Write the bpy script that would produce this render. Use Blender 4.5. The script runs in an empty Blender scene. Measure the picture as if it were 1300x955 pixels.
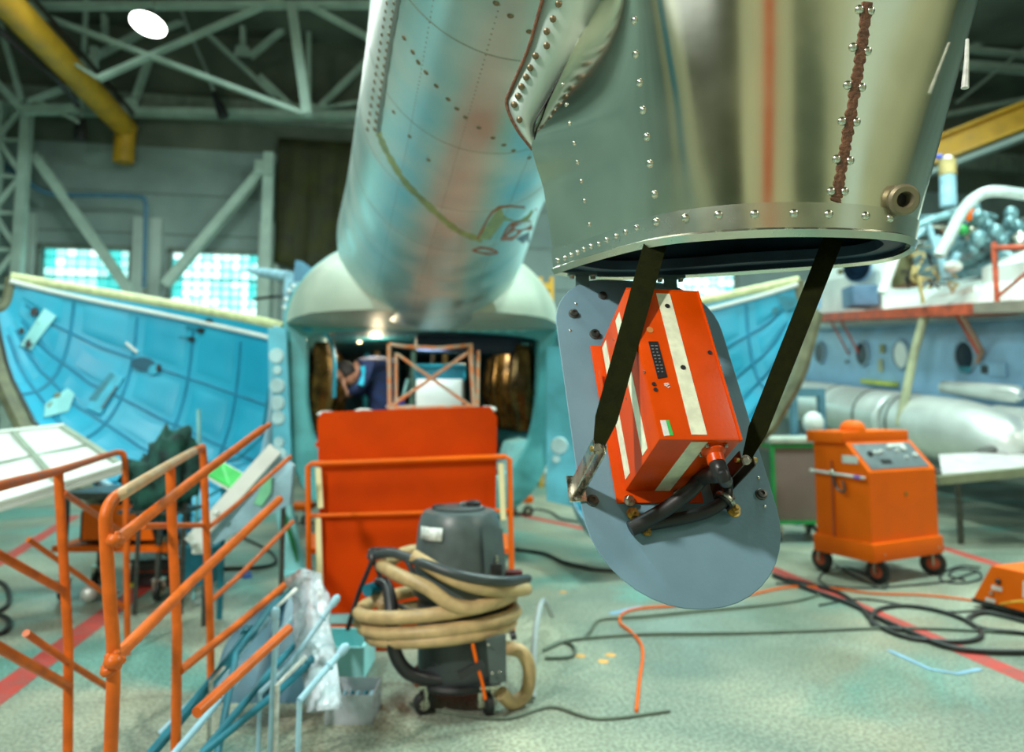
import bpy, bmesh, math, random
from mathutils import Vector, Matrix, noise
from mathutils.bvhtree import BVHTree
PI = math.pi
sc = bpy.context.scene
COL = sc.collection
random.seed(7)

# ---------------------------------------------------------------- camera
F = 900.0; YAW = math.radians(9.9); PITCH = math.radians(5.24); CH = 1.35
cd = bpy.data.cameras.new('camera'); cam = bpy.data.objects.new('camera', cd); COL.objects.link(cam)
cam.location = (0, 0, CH); cam.rotation_euler = (PI/2 + PITCH, 0, -YAW)
cd.sensor_width = 36; cd.lens = F/1300*36; cd.shift_y = -45/1300
cd.clip_start = .05; cd.clip_end = 200
cd.dof.use_dof = True; cd.dof.focus_distance = 1.2; cd.dof.aperture_fstop = 2.6
sc.camera = cam
RC = cam.rotation_euler.to_matrix()
def CV(x, y, z): return Vector((0, 0, CH)) + RC @ Vector((x, y, -z))     # camera axes, depth along optical axis
def CD(v): return RC @ Vector((v[0], v[1], -v[2]))
def ray(px, py): return (RC @ Vector(((px-650)/F, (432.5-py)/F, -1)))
FW = Vector((math.sin(YAW), math.cos(YAW), 0)); LT = Vector((math.cos(YAW), -math.sin(YAW), 0))
EYE = Vector((0, 0, CH))
def P(px, py, D):                  # a point at horizontal distance D ahead
    r = ray(px, py); return EYE + r*(D/r.dot(FW))
def FL(px, py, z=0):               # a point on the level z
    r = ray(px, py); return EYE + r*((z-CH)/r.z)
def PY(px, py, Y):                 # a point on the upright plane Y
    r = ray(px, py); return EYE + r*(Y/r.y)
def G(lat, D, z): return LT*lat + FW*D + Vector((0, 0, z))

# ---------------------------------------------------------------- world and light
w = bpy.data.worlds.new('world'); sc.world = w; w.use_nodes = True
w.node_tree.nodes['Background'].inputs[0].default_value = (.55, .75, .8, 1)
w.node_tree.nodes['Background'].inputs[1].default_value = .15
sc.view_settings.view_transform = 'Standard'; sc.view_settings.look = 'None'
sc.view_settings.exposure = -0.06; sc.view_settings.gamma = 1
def area(loc, size, power, color, target=None, spread=PI):
    l = bpy.data.lights.new('hangar_lamp_and_fill', 'AREA'); l.shape = 'DISK'; l.size = size; l.energy = power; l.color = color; l.spread = spread
    o = bpy.data.objects.new('hangar_lamp_and_fill', l); COL.objects.link(o); o.location = loc
    if target is not None: o.rotation_euler = (Vector(target)-Vector(loc)).to_track_quat('-Z', 'Y').to_euler()
    return o
WARM = (1, .95, .82); COOL = (.74, 1, .93)
area((-3.2, -.9, 4.8), .35, 330, (1, .97, .9), (0.3, 1.2, 1.0))
area((-2.2, -3.0, 3.2), 2.4, 16, (.92, 1, .98), (0.3, 3, 1.2))  # unseen fill light added from the front, not a hangar lamp
area((7.5, -2.5, 7.0), 1.2, 170, WARM, (5, 2, 0))
for x, y, e in ((-3.5, 3.2, 370), (-3.0, 8.2, 300), (3.4, 8.5, 330), (6.4, 4.5, 640), (9, 9, 300), (3.3, 4.2, 330)):
    area((x, y, 7.6), 1.2, e, COOL)

# ---------------------------------------------------------------- materials
MATS = {}
def mat(name, col, rough=.5, metal=0, var=.12, nscale=6, bump=0, bscale=40, emit=None, estr=0, spec=.5, col2=None, rvar=.1, coat=0, alpha=1, trans=0, stretch=None):
    if name in MATS: return MATS[name]
    m = bpy.data.materials.new(name); m.use_nodes = True; nt = m.node_tree; n = nt.nodes; b = n['Principled BSDF']; L = nt.links.new
    b.inputs['Roughness'].default_value = rough; b.inputs['Metallic'].default_value = metal
    b.inputs['Specular IOR Level'].default_value = spec; b.inputs['Coat Weight'].default_value = coat
    b.inputs['Alpha'].default_value = alpha; b.inputs['Transmission Weight'].default_value = trans
    tc = n.new('ShaderNodeTexCoord'); mp = n.new('ShaderNodeMapping'); L(tc.outputs['Object'], mp.inputs[0])
    if stretch: mp.inputs['Scale'].default_value = stretch
    nz = n.new('ShaderNodeTexNoise'); nz.inputs['Scale'].default_value = nscale; nz.inputs['Detail'].default_value = 5; L(mp.outputs[0], nz.inputs[0])
    cr = n.new('ShaderNodeValToRGB'); L(nz.outputs[0], cr.inputs[0])
    c = Vector(col); d = Vector(col2) if col2 else c*(1-var*1.6)
    e = c if col2 else c*(1+var)
    cr.color_ramp.elements[0].position = .35; cr.color_ramp.elements[0].color = (*d, 1)
    cr.color_ramp.elements[1].position = .65; cr.color_ramp.elements[1].color = (*[min(1, v) for v in e], 1)
    L(cr.outputs[0], b.inputs['Base Color'])
    if rvar:
        mr = n.new('ShaderNodeMapRange'); L(nz.outputs[0], mr.inputs[0]); mr.inputs['From Min'].default_value = .3; mr.inputs['From Max'].default_value = .7
        mr.inputs['To Min'].default_value = max(0, rough-rvar); mr.inputs['To Max'].default_value = min(1, rough+rvar); L(mr.outputs[0], b.inputs['Roughness'])
    if bump:
        n2 = n.new('ShaderNodeTexNoise'); n2.inputs['Scale'].default_value = bscale; n2.inputs['Detail'].default_value = 4; L(mp.outputs[0], n2.inputs[0])
        bp = n.new('ShaderNodeBump'); bp.inputs['Strength'].default_value = bump; bp.inputs['Distance'].default_value = .01; L(n2.outputs[0], bp.inputs['Height']); L(bp.outputs[0], b.inputs['Normal'])
    if emit: b.inputs['Emission Color'].default_value = (*emit, 1); b.inputs['Emission Strength'].default_value = estr
    MATS[name] = m; return m
ORANGE = mat('orange_paint', (.84, .13, .001), .5, spec=.18, var=.03, nscale=5, rvar=.08)
ORANGE2 = mat('deep_orange_paint', (.60, .050, .0), .6, spec=.08, var=.08, nscale=3)
TUBEO = mat('worn_orange_paint', (.66, .125, .008), .42, spec=.35, var=.12, nscale=14, bump=.15, bscale=60)
BOXO = mat('glossy_orange_enamel', (.64, .060, .0), .34, spec=.3, var=.05, nscale=20, rvar=.06, bump=.03, bscale=200)
CREAM = mat('reflective_tape', (.72, .75, .56), .5, var=.08, nscale=60, bump=.05, bscale=300)
PLATE = mat('grey_blue_paint', (.15, .265, .33), .58, spec=.3, var=.06, nscale=8, rvar=.08, bump=.04, bscale=150, coat=.1)
ALU = mat('bare_aluminium', (.84, .82, .68), .16, 1, var=.1, nscale=4, rvar=.06, bump=.06, bscale=4, col2=(.66, .67, .57))
ALUM = mat('matt_aluminium_skin', (.66, .76, .71), .38, .68, nscale=3.5, rvar=.10, bump=.04, bscale=9, col2=(.44, .66, .64))  # teal in the second colour stands in for reflections of the cyan doors
RIM = mat('rim_aluminium', (.74, .74, .64), .26, 1, var=.05, nscale=12, rvar=.05)
SILV = mat('silver_tank_skin', (.72, .75, .72), .42, .55, var=.06, nscale=3, rvar=.06)
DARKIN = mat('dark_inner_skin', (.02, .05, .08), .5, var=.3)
RUSTS = mat('brown_sealant', (.17, .07, .035), .6, var=.2, nscale=80, bump=.5, bscale=160)
CHROMY = mat('yellow_green_primer', (.30, .36, .15), .55, var=.2, nscale=20)
OLIVE = mat('olive_strap_paint', (.010, .012, .002), .7, spec=.06, var=.15, nscale=50, bump=.1, bscale=250)
BLK = mat('black_rubber', (.014, .015, .016), .42, var=.2, nscale=20)
BLKP = mat('black_plastic', (.02, .02, .022), .35, var=.1)
CAB = mat('black_cable', (.02, .022, .02), .55, var=.2)
CABG = mat('grey_green_cable', (.10, .13, .09), .6, var=.2)
STEEL = mat('plated_steel', (.55, .53, .45), .3, 1, var=.2, nscale=60)
BRASS = mat('brass_bolt', (.55, .40, .14), .35, 1, var=.2, nscale=60)
DSTEEL = mat('dark_steel', (.12, .12, .11), .4, .8, var=.2, nscale=50)
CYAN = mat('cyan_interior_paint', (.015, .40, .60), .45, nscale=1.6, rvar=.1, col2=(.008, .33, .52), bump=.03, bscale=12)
CYAN2 = mat('cyan_rib_paint', (.02, .40, .58), .42, var=.12, nscale=8)
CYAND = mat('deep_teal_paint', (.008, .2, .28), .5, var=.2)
TEALW = mat('pale_teal_paint', (.30, .70, .72), .5, var=.12, nscale=4)
PALEB = mat('pale_blue_paint', (.32, .55, .66), .45, var=.12, nscale=8)
WHITE = mat('white_paint', (.78, .82, .78), .45, var=.05, nscale=4)
CREAMW = mat('cream_seal', (.62, .66, .34), .5, var=.12, nscale=15)
OLG = mat('olive_grey_edge', (.16, .17, .10), .6, var=.2, nscale=9)
TRUSS = mat('truss_paint', (.40, .52, .45), .6, var=.1, nscale=3)
WALLM = mat('painted_wall', (.29, .37, .35), .85, nscale=.9, col2=(.21, .28, .27), bump=.25, bscale=3, rvar=.05)
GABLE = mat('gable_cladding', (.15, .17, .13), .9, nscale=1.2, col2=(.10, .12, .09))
PIL = mat('pilaster_paint', (.42, .50, .46), .8, var=.08, nscale=2)
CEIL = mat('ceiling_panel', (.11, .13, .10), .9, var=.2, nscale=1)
YEL = mat('crane_yellow', (.58, .31, .015), .5, var=.12, nscale=3)
REDL = mat('red_floor_paint', (.55, .045, .03), .55, nscale=14, col2=(.36, .06, .045), bump=.2, bscale=60)
NAVY = mat('navy_cloth', (.006, .02, .075), .9, var=.3, nscale=25)
SKIN = mat('skin', (.42, .22, .14), .55, var=.06)
HAIR = mat('dark_hair', (.012, .010, .009), .7, var=.3, nscale=60)
VACG = mat('grey_vacuum_plastic', (.075, .10, .10), .36, var=.08, nscale=15, rvar=.05)
VACD = mat('dark_grey_plastic', (.04, .05, .052), .42, var=.1)
BEIGE = mat('beige_ribbed_hose', (.52, .36, .17), .5, var=.14, nscale=14, bump=.2, bscale=40)
LABEL = mat('white_label', (.68, .70, .66), .5, var=.15, nscale=50)
GREENL = mat('green_label', (.05, .55, .10), .5, var=.1)
GREENF = mat('green_frame_paint', (.01, .26, .06), .45, var=.1)
TAUPE = mat('taupe_cabinet_panel', (.20, .14, .12), .5, var=.08, nscale=3)
PANELG = mat('grey_control_panel', (.15, .18, .19), .4, var=.08, nscale=10)
GOLD = mat('gold_quilted_lining', (.13, .075, .014), .28, .6, var=.4, nscale=6)
TARP = mat('dark_olive_tarpaulin', (.035, .035, .006), .75, var=.3, nscale=2, bump=.3, bscale=6)
CLOTHG = mat('dark_green_cloth', (.02, .11, .085), .85, nscale=7, col2=(.003, .015, .015), bump=.5, bscale=15)
LBLUE = mat('light_blue_fuselage_paint', (.26, .46, .66), .45, var=.1, nscale=2.4, rvar=.1)
WFUS = mat('white_fuselage_paint', (.72, .78, .74), .45, var=.08, nscale=2)
ENG = mat('blue_grey_engine_paint', (.16, .30, .33), .32, .3, var=.25, nscale=9)
TAN = mat('tan_paint', (.5, .38, .15), .55, var=.15)
RED = mat('rusty_red_paint', (.5, .08, .03), .6, var=.25, nscale=8)
DGLASS = mat('dark_window_glass', (.004, .012, .025), .3, spec=.12, var=.3, nscale=4, rvar=0)
PLASTIC = mat('clear_plastic_wrap', (.66, .74, .80), .2, var=.12, nscale=9, bump=.7, bscale=30, alpha=.6, coat=.4)
GLOW = mat('lamp_glow', (1, 1, .95), .5, var=0, emit=(1, 1, .93), estr=20, rvar=0)
BRIGHT = mat('reflective_yellow_strip', (1, .88, .50), .4, var=.02)

def floor_mat():
    m = bpy.data.materials.new('worn_concrete'); m.use_nodes = True; nt = m.node_tree; n = nt.nodes; L = nt.links.new; b = n['Principled BSDF']
    tc = n.new('ShaderNodeTexCoord')
    def nz(s, det=6, dist=0):
        x = n.new('ShaderNodeTexNoise'); x.inputs['Scale'].default_value = s; x.inputs['Detail'].default_value = det; x.inputs['Distortion'].default_value = dist; L(tc.outputs['Object'], x.inputs[0]); return x
    def ramp(src, p0, c0, p1, c1):
        r = n.new('ShaderNodeValToRGB'); L(src, r.inputs[0]); r.color_ramp.elements[0].position = p0; r.color_ramp.elements[0].color = (*c0, 1); r.color_ramp.elements[1].position = p1; r.color_ramp.elements[1].color = (*c1, 1); return r
    a = ramp(nz(.7, 6, .6).outputs[0], .38, (.19, .24, .19), .62, (.41, .42, .31))
    t = ramp(nz(.45, 5, 1).outputs[0], .53, (0, 0, 0), .62, (1, 1, 1))
    mx = n.new('ShaderNodeMix'); mx.data_type = 'RGBA'; L(t.outputs[0], mx.inputs[0]); L(a.outputs[0], mx.inputs[6]); mx.inputs[7].default_value = (.15, .33, .28, 1)
    s = ramp(nz(60, 6).outputs[0], .42, (.62, .62, .6), .58, (1.1, 1.1, 1.1))
    m2 = n.new('ShaderNodeMix'); m2.data_type = 'RGBA'; m2.blend_type = 'MULTIPLY'; m2.inputs[0].default_value = 1; L(mx.outputs[2], m2.inputs[6]); L(s.outputs[0], m2.inputs[7])
    L(m2.outputs[2], b.inputs['Base Color'])
    rr = ramp(nz(1.1, 5, 1).outputs[0], .4, (.28,)*3, .65, (.6,)*3); L(rr.outputs[0], b.inputs['Roughness'])
    bp = n.new('ShaderNodeBump'); bp.inputs['Strength'].default_value = .25; bp.inputs['Distance'].default_value = .004; L(nz(50, 6).outputs[0], bp.inputs['Height']); L(bp.outputs[0], b.inputs['Normal'])
    return m
FLOORM = floor_mat()

# ---------------------------------------------------------------- mesh helpers
def catmull(pts, n=6):
    pts = [Vector(p) for p in pts]; out = []
    if len(pts) < 3: return pts
    for i in range(len(pts)-1):
        p0 = pts[i-1] if i else pts[0]*2-pts[1]; p1 = pts[i]; p2 = pts[i+1]; p3 = pts[i+2] if i+2 < len(pts) else pts[-1]*2-pts[-2]
        for k in range(n):
            t = k/n; out.append(.5*((2*p1)+(p2-p0)*t+(2*p0-5*p1+4*p2-p3)*t*t+(3*p1-p0-3*p2+p3)*t**3))
    out.append(pts[-1]); return out
def bvh_of(bm):
    bmesh.ops.recalc_face_normals(bm, faces=bm.faces[:]); bm.normal_update(); bm.verts.ensure_lookup_table(); bm.verts.index_update()
    return BVHTree.FromPolygons([v.co.copy() for v in bm.verts], [[v.index for v in f.verts] for f in bm.faces])
class MB:
    def __init__(s): s.bm = bmesh.new()
    def face(s, vs):
        try: s.bm.faces.new(vs)
        except ValueError: pass
    def loft(s, loops, closed=True, cap=True):
        R = [[s.bm.verts.new(p) for p in l] for l in loops]; n = len(R[0])
        for i in range(len(R)-1):
            for j in range(n if closed else n-1):
                k = (j+1) % n; s.face((R[i][j], R[i][k], R[i+1][k], R[i+1][j]))
        if cap and closed: s.face(R[0][::-1]); s.face(R[-1])
        return s
    def tube(s, pts, r, seg=10, cap=True, smooth=0, closed=False):
        if smooth: pts = catmull(pts, smooth)
        pts = [Vector(p) for p in pts]; N = len(pts); loops = []
        t0 = (pts[1]-pts[0]).normalized(); up = Vector((0, 0, 1)) if abs(t0.z) < .9 else Vector((1, 0, 0)); nn = t0.cross(up).normalized()
        for i, p in enumerate(pts):
            a = pts[max(0, i-1)]; b = pts[min(N-1, i+1)]; t = (b-a)
            if t.length < 1e-9: t = t0
            t.normalize(); nn = nn-t*nn.dot(t)
            if nn.length < 1e-6: nn = t.orthogonal()
            nn.normalize(); bb = t.cross(nn); rr = r
            if isinstance(r, (list, tuple)): u = i/(N-1)*(len(r)-1); k0 = min(int(u), len(r)-2); rr = r[k0]+(r[k0+1]-r[k0])*(u-k0)
            loops.append([p+(nn*math.cos(2*PI*k/seg)+bb*math.sin(2*PI*k/seg))*rr for k in range(seg)])
        s.loft(loops, True, cap); return s
    def cyl(s, a, b, r, r2=None, seg=16): return s.tube([a, b], [r, r if r2 is None else r2], seg)
    def lathe(s, prof, loc=(0, 0, 0), seg=32, M=None):     # prof: (r, z)
        M = M or Matrix.Translation(Vector(loc))
        s.loft([[M @ Vector((r*math.cos(2*PI*k/seg), r*math.sin(2*PI*k/seg), z)) for k in range(seg)] for r, z in prof]); return s
    def box(s, c, size, M=None, bev=0):
        M = M or Matrix()
        b2 = bmesh.new(); bmesh.ops.create_cube(b2, size=1)
        for v in b2.verts: v.co = Vector((v.co.x*size[0], v.co.y*size[1], v.co.z*size[2]))+Vector(c)
        if bev: bmesh.ops.bevel(b2, geom=b2.edges[:], offset=bev, segments=2, affect='EDGES', profile=.6)
        for v in b2.verts: v.co = M @ v.co
        me = bpy.data.meshes.new('t'); b2.to_mesh(me); s.bm.from_mesh(me); bpy.data.meshes.remove(me); b2.free(); return s
    def slab(s, pts, th, bev=0):                    # polygon given in space, thickened by the vector th
        a = [Vector(p) for p in pts]; th = Vector(th); s.loft([a, [p+th for p in a]]); return s
    def bar(s, a, b, wd, ht, up=(0, 0, 1)):         # rectangular bar
        a, b = Vector(a), Vector(b); t = (b-a).normalized(); up = Vector(up)
        if abs(t.dot(up)) > .98: up = Vector((0, 1, 0))
        x = t.cross(up).normalized()*wd/2; y = x.cross(t).normalized()*ht/2
        s.loft([[p+x+y, p-x+y, p-x-y, p+x-y] for p in (a, b)]); return s
    def ibeam(s, a, b, wd, ht, up=(0, 0, 1)):
        a, b = Vector(a), Vector(b); t = (b-a).normalized(); up = Vector(up)
        if abs(t.dot(up)) > .98: up = Vector((0, 1, 0))
        y = (t.cross(up).normalized()).cross(t).normalized()*(ht/2)
        s.bar(a+y, b+y, wd, ht*.12, up); s.bar(a-y, b-y, wd, ht*.12, up); s.bar(a, b, wd*.2, ht, up); return s
    def sphere(s, c, r, sc_=(1, 1, 1), u=16, v=10, M=None):
        b2 = bmesh.new(); bmesh.ops.create_uvsphere(b2, u_segments=u, v_segments=v, radius=r)
        for q in b2.verts:
            q.co = Vector((q.co.x*sc_[0], q.co.y*sc_[1], q.co.z*sc_[2]))
            q.co = (M @ q.co if M else q.co)+Vector(c)
        me = bpy.data.meshes.new('t'); b2.to_mesh(me); s.bm.from_mesh(me); bpy.data.meshes.remove(me); b2.free(); return s
    def torus(s, c, R, r, M=None, seg=32, rs=8):
        M = M or Matrix(); s.tube([Vector(c)+M @ Vector((R*math.cos(2*PI*i/seg), R*math.sin(2*PI*i/seg), 0)) for i in range(seg+1)], r, rs, cap=False); return s
    def build(s, name, m, parent=None, ang=.6, origin=None):
        bm = s.bm; bmesh.ops.remove_doubles(bm, verts=bm.verts[:], dist=1e-6); bmesh.ops.recalc_face_normals(bm, faces=bm.faces[:])
        for f in bm.faces: f.smooth = True
        for e in bm.edges:
            if len(e.link_faces) == 2 and e.calc_face_angle(0) > ang: e.smooth = False
        if parent is None:
            if origin is None:
                xs = [v.co for v in bm.verts]; o = Vector(((min(v.x for v in xs)+max(v.x for v in xs))/2, (min(v.y for v in xs)+max(v.y for v in xs))/2, min(v.z for v in xs)))
            else: o = Vector(origin)
        else: o = rootloc(parent)
        for v in bm.verts: v.co -= o
        me = bpy.data.meshes.new(name); bm.to_mesh(me); bm.free()
        for mm in (m if isinstance(m, list) else [m]): me.materials.append(mm)
        ob = bpy.data.objects.new(name, me); COL.objects.link(ob)
        if parent is None: ob.location = o
        else: ob.parent = parent
        return ob
def rootloc(p):
    while p.parent: p = p.parent
    return p.location.copy()
def thing(name, loc, label, cat, group=None):
    o = bpy.data.objects.new(name, None); COL.objects.link(o); o.location = loc; o.empty_display_size = .1
    return tag(o, label, cat, group)
def tag(o, label, cat, group=None, kind=None):
    if label: o['label'] = label
    if cat: o['category'] = cat
    if group: o['group'] = group
    if kind: o['kind'] = kind
    return o
def struct(o): o['kind'] = 'structure'; return o
def inst(name, mesh, parent, M):                    # a small repeated part sharing mesh data, M in world space
    ob = bpy.data.objects.new(name, mesh); COL.objects.link(ob)
    if parent: ob.parent = parent; ob.matrix_local = Matrix.Translation(-rootloc(parent)) @ M
    else: ob.matrix_world = M
    return ob
def frame(o, x, y, z):
    M = Matrix((x, y, z)).transposed().to_4x4(); M.translation = o; return M
def nmat(p, n, s=1):
    M = Vector(n).to_track_quat('Z', 'Y').to_matrix().to_4x4() @ Matrix.Scale(s, 4); M.translation = p; return M
def rawmesh(mb, name, m, ang=.6):
    bm = mb.bm; bmesh.ops.recalc_face_normals(bm, faces=bm.faces[:])
    for f in bm.faces: f.smooth = True
    for e in bm.edges:
        if len(e.link_faces) == 2 and e.calc_face_angle(0) > ang: e.smooth = False
    me = bpy.data.meshes.new(name); bm.to_mesh(me); bm.free(); me.materials.append(m); return me
def caster(parent, p, r=.07, face=None, m=None):     # wheel touching floor at p
    face = face or Vector((1, 0, 0)); c = Vector(p)+Vector((0, 0, r))
    wh = MB().tube([c-face*.02, c-face*.014, c+face*.014, c+face*.02], [r*.8, r, r, r*.8], 20).build('wheel', BLK, parent)
    MB().cyl(c-face*.023, c+face*.023, r*.5, seg=14).build('wheel_hub', m or RED, wh)
    k = MB(); up = Vector((0, 0, 1))
    for s in (-1, 1): k.bar(c+face*.03*s-up*.01, c+face*.03*s+up*(r+.035), .012, .03, face)
    k.box(c+up*(r+.035), (.08, .08, .012)); k.build('caster_fork', STEEL, parent)

# ================================================================ SETTING
YW = 15.5; XL = -9.0; XR = 17.0; YB = -5.0; ZC = 9.3
def shell_box(name, a, b, m):
    c = [(a[i]+b[i])/2 for i in range(3)]; s = [abs(a[i]-b[i]) for i in range(3)]
    return struct(MB().box(c, s).build(name, m))
floor = shell_box('floor', (XL, YB, -.1), (XR, YW, 0), FLOORM)
# far wall in pieces that leave the window openings
W1 = (PY(55, 312, YW), PY(160, 425, YW)); W2 = (PY(219, 316, YW), PY(326, 425, YW)); W3 = (PY(765, 346, YW), PY(935, 425, YW))
zt = W1[0].z; zb = 1.9
wf = MB()
def wbox(mb, x0, x1, z0, z1): mb.box(((x0+x1)/2, YW+.15, (z0+z1)/2), (x1-x0, .3, z1-z0))
ZG = 6.75
wbox(wf, XL, XR, 0, zb); wbox(wf, XL, XR, zt, ZG)
xs = [XL, W1[0].x, W1[1].x, W2[0].x, W2[1].x, W3[0].x, W3[1].x, XR]
for i in range(0, 8, 2): wbox(wf, xs[i], xs[i+1], zb, zt)
struct(wf.build('wall_far', WALLM, origin=(0, YW, 0)))
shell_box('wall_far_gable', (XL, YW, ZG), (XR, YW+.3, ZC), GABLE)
shell_box('wall_left', (XL-.3, YB, 0), (XL, YW+.3, ZC), WALLM)
shell_box('wall_right', (XR, YB, 0), (XR+.3, YW+.3, ZC), WALLM)
shell_box('wall_back', (XL, YB-.3, 0), (XR, YB, ZC), mat('back_wall_paint', (.56, .48, .30), .8, nscale=.8))
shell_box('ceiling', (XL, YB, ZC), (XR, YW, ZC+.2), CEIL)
# glass block windows
GB = [mat('glass_block_bright', (.5, .9, .88), .15, emit=(.50, .98, .93), estr=1.15, rvar=0), mat('glass_block_white', (.6, .95, .93), .15, emit=(.82, 1, .97), estr=1.6, rvar=0), mat('glass_block_teal', (.1, .6, .6), .15, emit=(.10, .72, .68), estr=1.0, rvar=0)]
def gbmesh(m, s):
    return rawmesh(MB().box((0, 0, 0), (s*.80, .07, s*.80), bev=s*.1), 'glass_block', m)
for wi, (a, b) in enumerate((W1, W2, W3)):
    x0, x1 = a.x, b.x; n = round((x1-x0)/.2); s = (x1-x0)/n; rows = int((zt-zb)/s)
    fr = MB(); t = .06
    fr.box(((x0+x1)/2, YW-.01, zt), (x1-x0+.16, .12, .1)); fr.box(((x0+x1)/2, YW-.03, zb-.02), (x1-x0+.2, .2, .08))
    for x in (x0-.03, x1+.03): fr.box((x, YW-.01, (zt+zb)/2), (t, .12, zt-zb))
    win = struct(fr.build('window_%d' % (wi+1), mat('window_frame_paint', (.16, .20, .17), .6)))
    MB().box(((x0+x1)/2, YW+.12, (zt+zb)/2), (x1-x0, .02, zt-zb)).build('mortar_bed', mat('glowing_teal_mortar', (.02, .34, .34), .6, emit=(.02, .5, .48), estr=.55), win)  # mortar given its own faint glow in place of daylight from behind
    ms = [gbmesh(m, s) for m in GB]
    for i in range(n):
        for j in range(rows):
            r = random.random(); edge = (i in (0, n-1) or j == rows-1)
            k = 2 if (wi == 0 and (i > n-4 and r < .55)) or (edge and r < .5) else (1 if (r < .45 or (wi > 0 and r < .8)) else 0)
            inst('glass_block', ms[k], win, Matrix.Translation((x0+s*(i+.5), YW+.07, zt-s*(j+.5))))
# pilasters between the windows and the wall band
for k, (x0, x1) in enumerate(((PY(172, 300, YW).x, PY(208, 300, YW).x), (PY(330, 300, YW).x, PY(356, 300, YW).x), (PY(20, 300, YW).x, PY(48, 300, YW).x))):
    struct(MB().box(((x0+x1)/2, YW-.08, 2.6), (x1-x0, .16, 5.2)).build('trim_%d' % (k+1), PIL))
zc = PY(250, 155, YW).z
struct(MB().box(((XL+XR)/2, YW-.1, zc+.25), (XR-XL, .2, .45)).build('trim_4', mat('concrete_lintel', (.27, .32, .27), .85)))
for k, z in enumerate((4.9, 5.75, 3.95)):
    struct(MB().box(((XL+XR)/2, YW-.012, z), (XR-XL, .024, .03)).build('trim_%d' % (k+5), mat('wall_joint', (.20, .25, .23), .85)))

for k, (x0, x1, z0, z1, m) in enumerate(((.35, .85, 0, 3.2, ORANGE2), (-3.2, -1.0, 0, 3.6, TARP), (1.9, 3.4, 0, 2.9, mat('dark_olive_added_door', (.07, .08, .04), .6)), (4.4, 5.6, 0, 3.4, WHITE), (-6.4, -5.0, 0, 3.0, CYAND))):  # coloured doors added behind the camera, to be reflected in the polished fairing
    dr = MB(); dr.box(((x0+x1)/2, YB+.05, (z0+z1)/2), (x1-x0, .1, z1-z0)); dr.box(((x0+x1)/2, YB+.12, 1.1), (x1-x0-.2, .05, 1.7), bev=.02); struct(dr.build('door_%d' % (k+1), m))
# painted floor lines
def fline(pts, wd, m=REDL, z=.0015):
    q = [FL(*p) for p in pts]; l = []
    for i, p in enumerate(q):
        d = (q[min(i+1, len(q)-1)]-q[max(i-1, 0)]); d.z = 0; d.normalize(); nn = Vector((-d.y, d.x, 0))*wd/2
        l.append([p+nn+Vector((0, 0, z-p.z)), p-nn+Vector((0, 0, z-p.z))])
    b = MB(); b.loft(l, closed=False); return b.build('painted_line', m, floor)
fline([(500, 620), (980, 722), (1330, 873)], .13)
a, b = FL(962, 718), FL(1296, 860)
dY = Vector((0, 1, 0))
def yline(p, y0, y1, wd):
    b = MB(); b.loft([[(p.x-wd/2, y, .002), (p.x+wd/2, y, .002)] for y in (y0, y1)], closed=False); b.build('painted_line', REDL, floor)
yline(FL(100, 806), 1.0, 12.5, .15)
fline([(-60, 745), (0, 714), (95, 655)], .13)
fline([(1120, 680), (1192, 694), (1262, 716), (1400, 752)], .12)
fline([(1128, 826), (1150, 836), (1180, 850), (1215, 856), (1245, 850)], .03, mat('light_blue_paint_smear', (.25, .45, .62), .6), .003)
fline([(775, 780), (800, 774), (815, 771)], .05, mat('light_blue_paint_smear', (.25, .45, .62), .6), .003)
for px, py in ((715, 752), (737, 833), (766, 840), (775, 832)):
    p = FL(px, py); MB().lathe([(.001, .001), (.03, .001), (.02, .003), (.001, .003)], p, 9).build('paint_spot', mat('orange_spot', (.7, .35, .08), .6), floor)

# roof trusses: every truss one thing, each member a part
def truss(name, label, Y, members):
    pts = [PY(x, y, Y) for m in members for x, y in (m[0], m[1])]
    base = Vector((sum(p.x for p in pts)/len(pts), Y, min(p.z for p in pts)))
    t = thing(name, base, label, 'roof truss')
    for m in members:
        a, b, wpx = m[0], m[1], m[2]; p, q = PY(*a, Y), PY(*b, Y); D = p.dot(FW); wd = wpx*D/F
        nm = 'chord' if len(m) > 3 else 'truss_member'
        MB().ibeam(p, q, wd*.8, wd, (0, 1, 0)).build(nm, TRUSS, t)
    return t
T1 = truss('roof_truss', 'pale green steel roof truss against the far gable wall', YW-.45, [
 ((-60, 138), (480, 148), 13, 1), ((-60, -6), (480, 2), 10, 1), ((103, 82), (183, 40), 9), ((190, 73), (172, 125), 9), ((200, 40), (264, 15), 7),
 ((264, 44), (350, 124), 7), ((308, 10), (309, 70), 8), ((318, 72), (367, 31), 8), ((132, 0), (134, 48), 8), ((330, 97), (372, 137), 8), ((403, 139), (471, 72), 8),
 ((392, 22), (392, 132), 7), ((330, 124), (392, 140), 6), ((392, 141), (466, 128), 6)])
T2 = truss('roof_truss', 'nearer pale green roof truss crossing below the bright hanging lamp', YW-3.2, [
 ((-40, 8), (500, 6), 10, 1), ((44, 16), (352, 132), 8), ((125, 100), (360, -4), 8), ((370, 5), (390, 146), 15), ((392, 7), (471, 50), 8), ((352, 132), (390, 146), 7), ((0, 22), (125, 100), 5)])
T3 = truss('roof_truss', 'pale roof truss at top right above the yellow crane rail', YW-2.5, [
 ((1180, 52), (1340, -22), 12, 1), ((1180, 74), (1340, 28), 6), ((1180, 58), (1340, 74), 8), ((1170, 78), (1340, 92), 11, 1), ((1180, 150), (1340, 118), 7), ((1215, 130), (1300, 62), 4)])
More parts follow.
